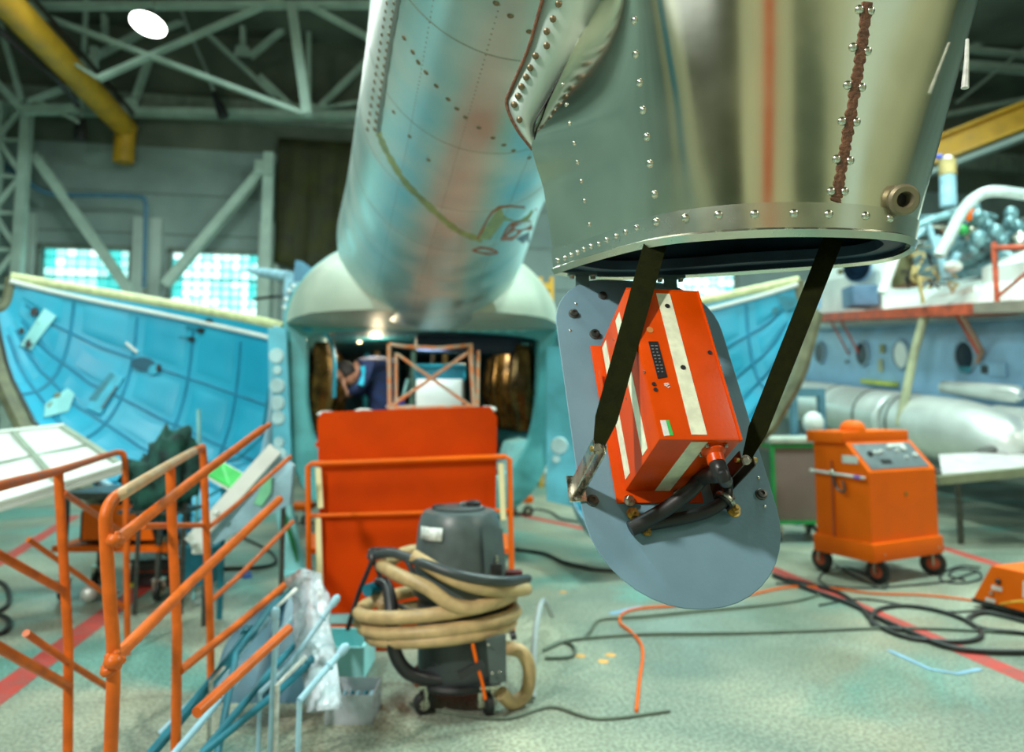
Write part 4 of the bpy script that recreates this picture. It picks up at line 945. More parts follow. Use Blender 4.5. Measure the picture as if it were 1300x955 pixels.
for s in (-1, 1):
    MB().sphere(HM @ Vector((.082, s*.03, .018)), .011).build('eye', LABEL, head)
    MB().sphere(HM @ Vector((.0, s*.077, 0)), .026, (.9, .35, 1.2), M=HM.to_3x3().to_4x4()).build('ear', SKIN, head)
MB().tube([HM @ Vector((.088, -.022, -.062)), HM @ Vector((.094, 0, -.062)), HM @ Vector((.088, .022, -.062))], .005, 6).build('mouth', mat('lips', (.3, .1, .08), .5), head)
hr = MB(); b2 = bmesh.new(); bmesh.ops.create_uvsphere(b2, u_segments=28, v_segments=18, radius=1)
bmesh.ops.delete(b2, geom=[v for v in b2.verts if (v.co.x > .45 and v.co.z < .42) or v.co.z < -.35], context='VERTS')
for v in b2.verts: k = 1+.03*noise.noise(v.co*6); v.co = HM @ Vector((v.co.x*.108*k-.004, v.co.y*.09*k, v.co.z*.132*k+.004))
me = bpy.data.meshes.new('t'); b2.to_mesh(me); hr.bm.from_mesh(me); b2.free(); o = hr.build('hair', HAIR, pe, ang=3); md = o.modifiers.new('thick', 'SOLIDIFY'); md.thickness = .012
def hand(wrist, dirv, pal, side, m, parent):
    d = dirv.normalized(); n = (pal-d*pal.dot(d)).normalized(); x = d.cross(n)*side; nodes = [(wrist-d*.02, .024), (wrist+d*.03, (.034, .018)), (wrist+d*.075, (.038, .016))]; edges = [(0, 1), (1, 2)]
    for k, (o, L_) in enumerate(((-.03, .062), (-.01, .072), (.011, .068), (.03, .052))):
        b = wrist+d*.085+x*o; i = len(nodes); nodes += [(b, .0095), (b+d*L_*.45+n*.006, .009), (b+d*L_*.75+n*.022, .0085), (b+d*L_*.9+n*.04, .0075)]; edges += [(2, i), (i, i+1), (i+1, i+2), (i+2, i+3)]
    i = len(nodes); b = wrist+d*.03-x*.032; nodes += [(b, .011), (b+d*.025-x*.018+n*.008, .010), (b+d*.05-x*.02+n*.018, .009)]; edges += [(1, i), (i, i+1), (i+1, i+2)]
    return skin_figure('hand', nodes, edges, m, parent, 2)
hand(W(-.19, -.27, .70), W(-.26, -.24, .82)-W(-.19, -.27, .70), LT, 1, SKIN, pe)
hand(W(-.22, .1, .70), -LT-Vector((0, 0, .2)), Vector((0, 0, -1)), 1, SKIN, pe)
MB().tube([W(-.05, -.30, .96), W(-.04, -.30, .88), W(-.06, -.31, .78)], [.028, .012, .03], 8, smooth=3).build('torch', CYAN2, pe)
for sx, sy in ((-.05, -.10), (.03, .17)): pass
for (l, d) in ((.0, -.10), (.09, .17)):
    MB().box((0, 0, 0), (.25, .09, .07), frame(W(l, d, .035), LT, FW, Vector((0, 0, 1))), .02).build('shoe', BLK, pe)

# vacuum cleaner
vb = FL(588, 890); vd = vb.dot(FW)
vac = thing('vacuum_cleaner', vb, 'grey industrial vacuum cleaner wrapped in its beige hose, before the orange panel', 'vacuum cleaner')
def V(px, py, dd=0): return P(px, py, vd+dd)
pxm = vd/F
def vz(py): return V(588, py).z
vc = V(583, 700); cx, cyy = vc.x, vc.y
dx = LT*((590-588)*pxm)
MB().lathe([(.17, .10), (.185, .12), (.19, .3), (.19, .46), (.185, .48), (.17, .49)], (cx, cyy, 0), 40).build('drum', VACD, vac)
zz = [vz(y) for y in (750, 735, 722, 668, 655, 648, 646)]
MB().lathe([(.14, zz[0]-.02), (.216, zz[0]), (.218, zz[1]), (.212, zz[2]), (.193, zz[3]), (.182, zz[4]), (.165, zz[5]), (.12, zz[6]), (.001, zz[6])], (cx, cyy, 0), 48).build('motor_head', VACG, vac)
MB().lathe([(.12, zz[6]-.01), (.12, zz[6]+.008), (.10, zz[6]+.014), (.001, zz[6]+.014)], (cx, cyy, 0), 32).build('top_recess', VACD, vac)
for x, y in ((558, 647), (601, 642)):
    p = V(x, y); MB().lathe([(.001, -.02), (.034, -.02), (.036, .0), (.034, .018), (.02, .024), (.001, .024)], p, 18).build('knob', BLKP, vac)
MB().bar(V(570, 650, -.05), V(580, 648, .02), .025, .04).build('switch', BLKP, vac)
MB().tube([V(583, 646), V(586, 641), V(596, 640), V(612, 645)], .012, 8, smooth=3).build('carry_handle', VACG, vac)
fr_ = (EYE-Vector((cx, cyy, CH))).normalized(); fr_.z = 0; fr_.normalize(); sd_ = Vector((-fr_.y, fr_.x, 0))
def onhead(px, py, r):
    r_ = ray(px, py); o = EYE-Vector((cx, cyy, 0)); a = r_.x**2+r_.y**2; b = 2*(o.x*r_.x+o.y*r_.y); c = o.x**2+o.y**2-r*r; D = b*b-4*a*c
    t = (-b-math.sqrt(max(D, 0)))/(2*a); return EYE+r_*t
def wrap(pts, r): return [onhead(x, y, r) for x, y in pts]
l = MB()
a_ = [(535, 668), (547, 670), (562, 671)]; b_ = [(534, 684), (547, 687), (561, 688)]
l.loft([wrap(a_, .200), wrap(b_, .209)], closed=False); o = l.build('sticker', LABEL, vac); md = o.modifiers.new('thick', 'SOLIDIFY'); md.thickness = .002
MB().loft([wrap([(612, 668), (625, 668), (638, 672)], .205), wrap([(614, 700), (628, 702), (641, 704)], .222), wrap([(616, 730), (630, 730), (642, 728)], .232)], closed=False).build('side_cover', VACG, vac)
MB().box(onhead(630, 722, .23), (.05, .04, .05), bev=.006).build('latch', BLKP, vac)
MB().bar(onhead(631, 706, .23), onhead(631, 718, .23), .012, .01).build('latch_pin', STEEL, vac)
MB().box(onhead(652, 728, .235), (.08, .05, .03), bev=.008).build('handle_grip', mat('dark_red_grip', (.12, .02, .02), .5), vac)
MB().torus((cx, cyy, .12), .20, .02, seg=40).build('base_ring', BLK, vac)
for k in range(4):
    a = .6+k*PI/2; p = Vector((cx+.2*math.cos(a), cyy+.2*math.sin(a), 0)); caster(vac, p, .045, Vector((math.cos(a+1.2), math.sin(a+1.2), 0)), STEEL)
# the beige hose coils: ring k with its own tilt and radii
def coil(pts, r, name='hose', m=BEIGE, seg=12, sm=7):
    # ribbed tube
    q = catmull(pts, sm); return MB().tube(q, r, seg).build(name, m, vac)
def ring(xl, xr, yl, yr, sag, r, full=True):
    # loop seen as an ellipse from px xl to xr; front dips by sag px
    cxp, w_ = (xl+xr)/2, (xr-xl)/2; pts = []
    for k in range(25 if full else 15):
        a = PI-2*PI*k/24; x = cxp+w_*math.cos(a); y = (yl+yr)/2+(yr-yl)/2*math.cos(a); ddep = math.sin(a)*.27
        D = vd-ddep; z = V(x, y).z-sag*pxm*max(0, math.sin(a))
        p = P(x, y, vd); p = Vector((p.x, p.y, 0))-FW*ddep; p.z = z; pts.append(p)
    return pts
r0 = .030
MB().tube(ring(456, 652, 775, 752, -4, r0), r0, 12).build('hose', BEIGE, vac)
MB().tube(ring(462, 655, 794, 776, -6, r0), r0, 12).build('hose', BEIGE, vac)
MB().tube(ring(470, 650, 806, 790, -8, r0*.9), r0*.9, 12).build('hose', BEIGE, vac)
MB().tube([V(484, 718, -.02), V(505, 730, -.2), V(540, 745, -.27), V(575, 768, -.28), V(610, 770, -.25), V(650, 750, -.12)], .030, 12, smooth=6).build('hose', BEIGE, vac)
MB().tube([V(525, 706, -.2), V(575, 735, -.27), V(620, 748, -.24), V(668, 748, -.03), V(640, 740, .2)], .03, 12, smooth=6).build('hose', BEIGE, vac)
MB().tube([V(490, 715, .1), V(520, 700, .18), V(560, 700, .26)], .03, 12, smooth=6).build('hose', BEIGE, vac)
MB().tube([V(476, 752, .0), V(487, 770, -.05), V(500, 780, .1), V(470, 792, .05), V(455, 790, -.05)], .028, 12, smooth=6).build('hose', BEIGE, vac)
MB().tube([V(640, 822, -.1), V(662, 828, -.1), V(672, 850, -.08), V(668, 880, -.05), V(650, 892, -.1), V(636, 880, -.15)], .031, 12, smooth=6).build('hose', BEIGE, vac)
MB().tube([V(470, 706, .0), V(500, 703, -.1), V(540, 716, -.25), V(590, 732, -.3), V(640, 738, -.22), V(670, 735, .0)], .021, 12, smooth=6).build('bumper_hose', VACD, vac)
MB().tube([V(441, 800, -.05), V(456, 752, -.05), V(472, 712, -.05), V(470, 700, -.02), V(480, 698, 0), V(505, 700, -.12), V(518, 715, -.2), V(527, 735, -.25)], .011, 10, smooth=6).build('push_handle', BLK, vac)
MB().tube([V(474, 712, 0), V(482, 730, 0), V(498, 760, -.05), V(512, 772, -.1), V(530, 775, -.15)], .009, 8, smooth=6).build('black_hose', BLK, vac)
MB().tube([V(478, 738, -.06), V(490, 742, -.08), V(496, 765, -.14), V(498, 800, -.2), V(502, 830, -.22), V(520, 855, -.2), V(560, 865, -.15)], [.022, .026, .03, .03, .03, .03, .03], 12, smooth=6).build('suction_hose', BLKP, vac)
MB().cyl(V(466, 750, -.1), V(482, 744, -.02), .028).build('hose_cuff', CYAND, vac)
MB().slab([V(617, 812, -.27), V(642, 806, -.25), V(643, 866, -.25), V(622, 868, -.27)], FW*.02).build('side_bracket', VACG, vac)
for x, y in ((620, 819), (625, 855), (634, 853)): MB().sphere(V(x, y, -.29), .006).build('bracket_screw', STEEL, vac)
MB().bar(V(583, 858, -.3), V(612, 842, -.3), .03, .03).build('pedal', BLKP, vac)
MB().cyl(V(648, 808, -.25), V(655, 806, -.25), .018).build('cap', BLKP, vac)
MB().tube([V(600, 818, -.3), V(606, 845, -.3), V(612, 866, -.3), V(616, 888, -.3)], .007, 8, smooth=4).build('orange_cord', ORANGE, vac)
tag(MB().tube([FL(676, 892)+Vector((0, 0, .02)), FL(678, 868)+Vector((0, 0, .16)), FL(683, 850)+Vector((0, 0, .26)), FL(690, 830)+Vector((0, 0, .28)), FL(701, 800)+Vector((0, 0, .08))], .016, 10, smooth=5).build('grey_hose', mat('pale_grey_hose', (.38, .42, .42), .4)), 'pale grey hose end arching off the floor right of the vacuum', 'hose')

# ================================================================ LEFT: ORANGE RAILING FRAMES
def rail_thing(name, label, base, parts):
    t = thing(name, base, label, 'railing')
    for nm, pts, r, sm in parts: MB().tube(pts, r, 14, smooth=sm).build(nm, TUBEO, t)
    return t
def weld(t, p, r=.022):
    b = MB(); b.sphere(p, r, (1, 1, .8), 12, 8)
    for k in range(5): a = k*1.3; b.sphere(Vector(p)+Vector((r*.7*math.cos(a), r*.3, r*.7*math.sin(a))), r*.45, u=8, v=6)
    tag(b.build('weld_bead', TUBEO, t), None, None, kind='stuff')
def fz(p): return Vector((p.x, p.y, 0.0))
# frame B (nearer): big bent post, posts behind, loose-ended rails
b0 = P(140, 760, 2.0)
RB = rail_thing('guard_rail', 'orange tube railing with the big bent near post and open ended sloping rails', fz(b0), [
 ('bent_post', [fz(P(144, 865, 2.0)), P(144, 865, 2.0), P(139, 760, 2.0), P(134, 672, 2.0), P(136, 648, 2.01), P(146, 632, 2.05), P(166, 620, 2.13), P(216, 590, 2.7), P(246, 573, 3.3), P(254, 571, 3.42), P(258, 577, 3.5), P(262, 680, 3.5), P(267, 800, 3.5), fz(P(269, 840, 3.5))], .0175, 3),
 ('post', [P(216, 592, 2.7), P(219, 680, 2.7), P(225, 800, 2.7), fz(P(228, 865, 2.7))], .0175, 0),
 ('side_rail', [P(146, 688, 2.02), P(240, 614, 2.65), P(333, 545, 3.5)], .0175, 0),
 ('rail_tip', [P(320, 555, 3.45), P(342, 539, 3.62)], .012, 0),
 ('lower_rail', [P(144, 838, 2.0), P(240, 742, 2.6), P(355, 634, 3.5)], .0185, 0),
 ('cross_tube', [P(180, 668, 2.45), P(259, 667, 3.5)], .012, 0),
 ('thin_rail', [P(262, 672, 3.5), P(300, 641, 3.75), P(369, 580, 4.1)], .0125, 0),
 ('thin_rail', [P(265, 765, 3.5), P(300, 735, 3.75), P(372, 662, 4.2)], .0125, 0),
 ('foot_rail', [P(228, 852, 2.7), P(300, 795, 3.1), P(381, 727, 3.7)], .0165, 0)])
MB().tube(catmull([P(146, 632, 2.048), P(166, 620, 2.128), P(216, 590, 2.698), P(246, 573, 3.298)], 5), .0180, 14).build('worn_top_paint', mat('worn_cream_orange_paint', (.62, .33, .14), .4, nscale=9, col2=(.66, .50, .32)), RB)
weld(RB, P(145, 686, 1.99)); weld(RB, P(144, 840, 1.98), .026); weld(RB, P(137, 852, 1.98), .02)
for p, q, r in ((P(333, 545, 3.5), P(320, 555, 3.39), .0125), (P(355, 634, 3.5), P(340, 648, 3.4), .0135)):
    MB().tube([p-(p-q)*.001+(p-q).normalized()*.001, p+(p-q).normalized()*.0015], r, 12).build('open_end', BLKP, RB)
RA = rail_thing('guard_rail', 'orange tube railing at the far left edge with short sloping rails', fz(P(80, 700, 2.8)), [
 ('top_rail', [P(-70, 640, 1.9), P(0, 617, 2.15), P(74, 598, 2.8), P(140, 577, 3.85), P(152, 575, 3.98), P(158, 583, 4.0), P(160, 640, 4.0), P(161, 740, 4.0), fz(P(163, 810, 4.0))], .0165, 3),
 ('post', [P(74, 598, 2.8), P(80, 700, 2.8), P(87, 820, 2.8), fz(P(90, 900, 2.8))], .0175, 0),
 ('side_rail', [P(-30, 688, 2.3), P(30, 722, 2.5), P(82, 751, 2.8)], .015, 0),
 ('side_rail', [P(-40, 800, 2.2), P(20, 834, 2.4), P(88, 872, 2.8)], .0165, 0),
 ('thin_rail', [P(36, 685, 3.4), P(100, 730, 3.7), P(158, 772, 4.0)], .0125, 0),
 ('thin_rail', [P(80, 625, 2.8), P(120, 652, 3.4), P(158, 678, 4.0)], .0125, 0),
 ('thin_rail', [P(33, 804, 2.5), P(88, 842, 2.8), P(140, 875, 3.1)], .0125, 0)])
t = rail_thing('loose_tube', 'short orange pipe with an open end lying in the pale blue tube pile', fz(P(300, 850, 2.3)), [('tube', [P(250, 905, 2.15), P(290, 868, 2.3), P(367, 798, 2.6)], .0165, 0)])
MB().tube([P(367, 798, 2.6), P(367.6, 797.4, 2.603)], .013, 12).build('open_end', BLKP, t)

# white ribbed panel on an orange trolley
pan = thing('ribbed_panel', P(60, 600, 3.6), 'white ribbed aircraft panel lying tilted on an orange trolley at left', 'panel')
A_, B_, C_, D_ = P(-70, 557, 4.9), P(82, 541, 5.2), P(160, 590, 4.55), P(-40, 652, 4.1)
def pp(u, v): return A_.lerp(B_, u).lerp(D_.lerp(C_, u), v)
pnn = (B_-A_).cross(D_-A_).normalized(); pnn = pnn if pnn.z > 0 else -pnn
MB().slab([A_, B_, C_, D_], -pnn*.018).build('panel', WHITE, pan)
PG = mat('grey_green_strip', (.28, .34, .26), .5)
for u in (.06, .55, .97): MB().bar(pp(u, .01)+pnn*.008, pp(u, .99)+pnn*.008, .035, .018, pnn).build('rib_strip', PG, pan)
for v in (.01, .99): MB().bar(pp(.01, v)+pnn*.008, pp(.99, v)+pnn*.008, .035, .022, pnn).build('edge_strip', WHITE, pan)
MB().bar(pp(.0, .5)+pnn*.006, pp(.97, .5)+pnn*.006, .012, .01, pnn).build('rib_strip', PG, pan)
MB().bar(D_-pnn*.035, C_-pnn*.035, .02, .025, pnn).build('edge_flange', WHITE, pan)
for u, v in ((.35, .86), (.8, .9), (.98, .8)): MB().cyl(pp(u, v)-pnn*.05, pp(u, v)-pnn*.1, .01).build('stud', BLKP, pan)
tr = thing('trolley', FL(120, 765), 'low orange trolley holding the white ribbed panel', 'trolley')
TM = frame(FL(130, 768), LT, FW, Vector((0, 0, 1)))
MB().box((0, .3, .72), (.72, .5, .05), TM).build('top_frame', DSTEEL, tr)
for x in (-.33, .33):
    MB().box((x, .08, .37), (.03, .03, .7), TM).build('leg', DSTEEL, tr); MB().box((x, .52, .37), (.03, .03, .7), TM).build('leg', DSTEEL, tr)
MB().slab([TM @ Vector(v) for v in ((-.2, .06, .66), (.22, .06, .66), (.30, .06, .42), (-.2, .06, .42))], FW*.02).build('front_plate', ORANGE, tr)
MB().box((0, .3, .36), (.8, .5, .04), TM).build('shelf', ORANGE, tr)
MB().box((-.02, .32, .50), (.5, .36, .22), TM, .02).build('battery_box', BLKP, tr)
for x in (-.33, .33):
    for y in (.1, .5): caster(tr, TM @ Vector((x, y, 0)), .055, LT, STEEL)
for s in (0, 1):
    u = .35+.4*s; p = pp(u, .55)-pnn*.05; MB().cyl(p, (p.x, p.y, .75), .015, seg=8).build('panel_prop', ORANGE, tr)

# things under and in front of the left door
t = thing('green_cloth_bundle', FL(205, 700), 'dark green crumpled cloth heap on a stand before the left door', 'cloth')
b2 = bmesh.new(); bmesh.ops.create_icosphere(b2, subdivisions=4, radius=1)
c = P(208, 600, 4.75)
for v in b2.verts:
    n = v.co.normalized(); k = 1+.35*noise.noise(n*2.2)+.22*noise.noise(n*6+Vector((3, 1, 2)))+.1*noise.noise(n*14)
    v.co = c+LT*(n.x*.24*k)+FW*(n.y*.16*k)+Vector((0, 0, n.z*.29*k-(.12 if n.z > .3 and n.x < 0 else 0)))
me = bpy.data.meshes.new('t'); b2.to_mesh(me); q = MB(); q.bm.from_mesh(me); b2.free(); q.build('cloth', CLOTHG, t, ang=3)
for x in (-.15, .15): MB().cyl(c+LT*x+Vector((0, 0, -.2)), (c+LT*x).xy.to_3d(), .015, seg=8).build('stand_leg', DSTEEL, t)
MB().box((0, 0, 0), (.42, .3, .02), frame(c+Vector((0, 0, -.24)), LT, FW, Vector((0, 0, 1)))).build('stand_top', DSTEEL, t)
t = thing('green_sheet', P(285, 605, 4.6), 'bright green sheet with a white border leaning by the orange rail', 'sheet')
g = [P(262, 593, 4.7), P(283, 586, 4.75), P(313, 603, 4.6), P(296, 624, 4.5), P(262, 605, 4.55)]
MB().slab(g, (0, 0, -.012)).build('border', WHITE, t)
c = sum(g, Vector())/5; MB().slab([c+(p-c)*.86+Vector((0, -.004, .006)) for p in g], (0, 0, -.006)).build('sheet', GREENL, t)
MB().cyl(P(285, 606, 4.65), P(285, 606, 4.65).xy.to_3d(), .018).build('stand_post', CYAND, t)
tag(MB().slab([P(229, 696, 5.0), P(268, 696, 5.1), P(268, 742, 5.1), P(232, 745, 5.0)], FW*.2).build('teal_box', CYAND), 'small teal box standing on the floor behind the orange rails', 'box')
t = thing('black_case', FL(196, 742), 'flat black case on the floor between the orange posts', 'case')
M = frame(FL(196, 745), (LT+FW*.15).normalized(), (FW-LT*.15).normalized(), Vector((0, 0, 1)))
MB().box((0, .12, .1), (.33, .3, .17), M, .015).build('body', BLKP, t); MB().box((0, .12, .195), (.345, .31, .02), M, .006).build('lid', BLKP, t)
MB().box((-.0, -.035, .12), (.28, .01, .012), M).build('stripe', RED, t); MB().box((-.13, -.05, .03), (.04, .02, .03), M).build('yellow_tab', mat('yellow_tab', (.6, .6, .03), .5), t)
t = thing('door_jack', P(365, 660, 5.4), 'pale teal sloping prop below the left door hinge', 'prop')
MB().bar(P(349, 585, 5.9), FL(376, 728), .13, .07, FW).build('prop', TEALW, t)
MB().bar(P(360, 650, 5.75), FL(382, 728)+FW*.02, .02, .05, FW).build('edge', GREENF, t)
MB().box(FL(377, 728)+Vector((0, 0, .01)), (.24, .2, .02)).build('foot', TEALW, t)
t = thing('sloping_beam', P(310, 640, 5.0), 'pale blue beam with a white edge slanting below the left door', 'beam')
MB().slab([P(346, 572, 4.55), P(372, 592, 4.5), P(368, 640, 4.5), P(262, 697, 4.45), P(244, 688, 4.45)], FW*.06).build('web', PALEB, t)
MB().bar(P(350, 570, 4.5), P(243, 690, 4.4), .09, .05, FW).build('white_edge', WHITE, t)
MB().loft([[P(x, y, 4.46) for x, y in ((322, 640), (330, 620), (345, 603), (344, 625), (332, 643))], [P(x, y, 4.48) for x, y in ((322, 640), (330, 620), (345, 603), (344, 625), (332, 643))]]).build('green_patch', mat('pale_green_patch', (.2, .6, .35), .5), t)
MB().box(P(256, 693, 4.42), (.1, .08, .09), bev=.015).build('end_fitting', WHITE, t)
for x, y in ((246, 692), (275, 652)): MB().sphere(P(x, y, 4.35), .02).build('end_bolt', LABEL, t)
MB().cyl(P(262, 697, 4.5), P(262, 697, 4.5).xy.to_3d(), .015).build('support_leg', DSTEEL, t); MB().cyl(P(360, 635, 4.53), P(360, 635, 4.53).xy.to_3d(), .015).build('support_leg', DSTEEL, t)
t = thing('white_rod', P(252, 560, 4.9), 'thin pale rod standing up before the left door', 'rod')
MB().cyl(P(252, 520, 5.1), P(253, 575, 5.1), .014).build('rod', TEALW, t); MB().cyl(P(253, 572, 5.1), P(253, 572, 5.1).xy.to_3d(), .01).build('rod_base', TEALW, t)
t = thing('floor_lamp', FL(113, 765), 'small round chrome work lamp lying on the floor by the red line', 'lamp')
p = FL(113, 765)+Vector((0, 0, .06)); MB().sphere(p, .06, (1, 1, 1)).build('lamp_head', SILV, t); MB().cyl(p, p+LT*.12+Vector((0, 0, .03)), .03, .015).build('lamp_body', STEEL, t)
MB().box(p+LT*.14+FW*.02, (.09, .06, .03), bev=.01).build('clamp', LABEL, t)
tag(MB().slab([FL(305, 728)+Vector((0, 0, .003)), FL(318, 726)+Vector((0, 0, .003)), FL(320, 734)+Vector((0, 0, .003)), FL(308, 735)+Vector((0, 0, .003))], (0, 0, .004)).build('blue_scrap', mat('bright_blue_scrap', (.01, .12, .6), .5)), 'small bright blue scrap on the floor behind the rails', 'scrap')

# pile of pale blue tubes with plastic wrap
pile = [([P(286, 905, 2.7), P(300, 830, 2.85), P(345, 770, 3.1), P(378, 744, 3.3)], .013, CYAND), ([P(255, 880, 2.9), P(300, 835, 3.0), P(340, 785, 3.2)], .012, PALEB),
 ([P(270, 900, 2.7), P(330, 830, 2.95), P(386, 770, 3.3)], .012, PALEB), ([P(300, 905, 2.65), P(350, 845, 2.85), P(392, 800, 3.05)], .014, CYAND),
 ([P(345, 905, 2.55), P(349, 820, 2.6), P(350, 770, 2.65)], .010, PALEB), ([P(330, 880, 2.7), P(370, 842, 2.7), P(430, 756, 2.85)], .010, PALEB),
 ([P(380, 890, 2.5), P(410, 855, 2.6), P(441, 819, 2.7)], .0115, PALEB), ([P(320, 905, 2.6), P(372, 862, 2.7), P(400, 835, 2.8)], .013, CYAND), ([P(240, 900, 2.8), P(290, 840, 2.95), P(320, 798, 3.1)], .02, CYAND)]
for i, (pts, r, m) in enumerate(pile):
    pts = [Vector(p) for p in pts]
    q0 = fz(pts[0]); q0.z = r
    if i in (5, 6): q0 = None
    t = thing('steel_tube', fz(pts[0]), ['dark teal tube rising highest in the pile by the plastic wrap', 'pale blue tube nearest the far orange foot in the pile', 'pale blue long tube lying across the middle of the pile', 'dark teal tube beside the open orange pipe', 'upright pale blue tube standing in the middle of the pile', 'pale blue tube with a knobbed end across the plastic wrap', 'pale blue tube with a clevis end beside the black vacuum handle', 'dark teal tube lowest on the right of the pile', 'thick dark tube at the left rim of the pile'][i], 'tube', 'loose tubes piled left of the vacuum cleaner')
    if q0 is not None and pts[0].z > r:
        d0 = (pts[1]-pts[0]); k0 = (pts[0].z-r)/max(.2, d0.z) if i != 4 else 0
        pts = [pts[0]-d0*k0 if i != 4 else q0]+pts
    MB().tube(pts, r, 10).build('tube', m, t)
    e = pts[-1]; d = (pts[-1]-pts[-2]).normalized(); MB().tube([e-d*.05, e-d*.04, e-d*.012, e], [r*1.0, r*1.5, r*1.6, r*.6], 12).build('end_fitting', m, t)
    if i in (5, 6): MB().torus(e-d*.1, r*1.2, r*.4, nmat(Vector(), d), 16, 6).build('collar', m, t); MB().cyl(pts[0], fz(pts[0]), r*.8, seg=8).build('lower_bend', m, t)
for lab, pts in (('short white rod low in front of the plastic wrap', [P(352, 870, 2.55), P(388, 834, 2.65)]), ('white rod high in the tube pile', [P(352, 770, 2.9), P(376, 748, 3.0)]), ('cream coated rod at the left of the pile', [P(268, 865, 2.85), P(302, 828, 3.0)])):
    q = [fz(pts[0])]+pts; tag(MB().tube(q, .009, 8).build('white_rod', LABEL), lab, 'rod')
cv_ = catmull([P(272, 862, 3.2), P(288, 815, 3.35), P(318, 783, 3.45), P(352, 760, 3.5), P(386, 742, 3.55)], 5); bt_ = catmull([P(276, 892, 3.12), P(300, 893, 3.12), P(330, 893, 3.12), P(360, 893, 3.12), P(386, 893, 3.12)], 5)
tag(MB().loft([[a, a.lerp(b, .5)-Vector((0, .03, 0)), b, b+FW*.05, a+FW*.05] for a, b in zip(cv_, bt_)]).build('curved_cover', mat('dark_teal_cover', (.015, .10, .16), .4, nscale=5)), 'dark teal curved cover standing behind the pile of blue tubes', 'cover')
wr = MB(); cols = [(384, 722, 3.25), (406, 728, 3.25), (418, 760, 3.1), (420, 800, 2.95), (428, 840, 2.8), (434, 900, 2.6)]; rows_ = []
lft = [(362, 735, 3.3), (374, 760, 3.2), (372, 790, 3.1), (374, 820, 2.95), (384, 850, 2.8), (390, 905, 2.6)]
for i in range(31):
    t_ = i/30*5; k = min(int(t_), 4); f = t_-k; a = Vector(lft[k]).lerp(Vector(lft[k+1]), f); b = Vector(cols[k]).lerp(Vector(cols[k+1]), f); row = []
    for j in range(13):
        g = a.lerp(b, j/12); ns = noise.noise(Vector((i*.5, j*.7, 1)))*.05+noise.noise(Vector((i*.17, j*.3, 5)))*.05; row.append(P(g.x+4*noise.noise(Vector((i*.4, j*.5, 9))), g.y, g.z-.05*math.sin(PI*j/12)-abs(ns)))
    rows_.append(row)
o = wr.loft(rows_, closed=False).build('plastic_wrap', PLASTIC, ang=3); md = o.modifiers.new('thick', 'SOLIDIFY'); md.thickness = .004
tag(o, 'crumpled translucent plastic wrap draped down over the blue tube pile', 'plastic wrap')
t = thing('parts_box', FL(448, 900), 'open clear plastic box of parts on the floor left of the vacuum', 'box')
M = frame(P(450, 866, 3.25).xy.to_3d(), LT, FW, Vector((0, 0, 1)))
for c, s in (((0, 0, .005), (.2, .2, .01)), ((0, -.1, .06), (.2, .006, .12)), ((0, .1, .06), (.2, .006, .12)), ((-.1, 0, .06), (.006, .2, .12)), ((.1, 0, .06), (.006, .2, .12))): MB().box(c, s, M).build('side_panel', PLASTIC, t)
for k in range(5): MB().cyl(M @ Vector((-.07+.03*k, -.06+.02*(k % 3), .03)), M @ Vector((-.05+.03*k, .06, .07)), .01).build('metal_part', CYAND if k % 2 else PALEB, t)
t = thing('teal_crate', FL(425, 850), 'low teal crate edge on the floor between the plastic wrap and vacuum', 'crate')
M = frame(P(418, 830, 3.75).xy.to_3d(), LT, FW, Vector((0, 0, 1)))
for c, s in (((0, 0, .01), (.4, .3, .02)), ((0, -.15, .09), (.4, .015, .16)), ((0, .15, .09), (.4, .015, .16)), ((-.2, 0, .09), (.015, .3, .16)), ((.2, 0, .09), (.015, .3, .16))): MB().box(c, s, M).build('side_panel', TEALW, t)

# ================================================================ RIGHT: CARTS AND CABLES
Bp = G(2.72, 5.47, 0); ex = (LT*.894+FW*.447).normalized(); ey = (FW*.894-LT*.447).normalized(); CM = frame(Bp, ex, ey, Vector((0, 0, 1)))
cart = thing('test_cart', CM @ Vector((.4, .26, 0)), 'tall orange wheeled test cart with a sloping grey control panel', 'cart')
def prism(prof, x0, x1, M): return MB().loft([[M @ Vector((x, y, z)) for y, z in prof] for x in (x0, x1)])
prism([(0, .30), (0, .84), (.20, 1.06), (.50, 1.06), (.50, .30)], 0, .80, CM).build('body', ORANGE, cart)
MB().box((.40, .25, .24), (.84, .55, .14), CM, .01).build('base_skirt', ORANGE, cart)
MB().box((.37, .37, 1.10), (.82, .34, .09), CM, .01).build('lid', ORANGE, cart)
MB().lathe([(.10, 0), (.10, .02), (.085, .06), (.05, .085), (.001, .09)], CM @ Vector((.22, .30, 1.14)), 24).build('dome', ORANGE, cart)
Ms = CM @ frame(Vector((.40, .10, .95)), Vector((1, 0, 0)), Vector((0, .2, .22)).normalized(), Vector((0, -.22, .2)).normalized())
MB().box((0, 0, .003), (.70, .25, .008), Ms, .002).build('control_panel', PANELG, cart)
for x, y, r in ((-.24, .02, .024), (-.18, .03, .014), (-.13, .03, .014), (-.09, .04, .012), (.04, .08, .02), (.1, .04, .014), (.2, .06, .026), (.28, -.01, .02), (.15, -.03, .012)):
    MB().lathe([(r, 0), (r, .012), (r*.8, .018), (.001, .018)], M=Ms @ Matrix.Translation((x, y, .006)), seg=16).build('dial', BLKP if r > .02 and x < 0 else LABEL, cart)
MB().box((-.12, -.06, .008), (.12, .04, .006), Ms).build('meter_window', BLKP, cart); MB().box((.16, .1, .008), (.2, .025, .004), Ms).build('panel_label', LABEL, cart)
for y in (.02, .53):
    for x in (.08, .74): caster(cart, CM @ Vector((x, y, 0)), .095, ey*.6+ex*.8 if x > .5 else ex)
MB().box((-.004, .16, .93), (.006, .14, .06), CM).build('white_sticker', LABEL, cart)
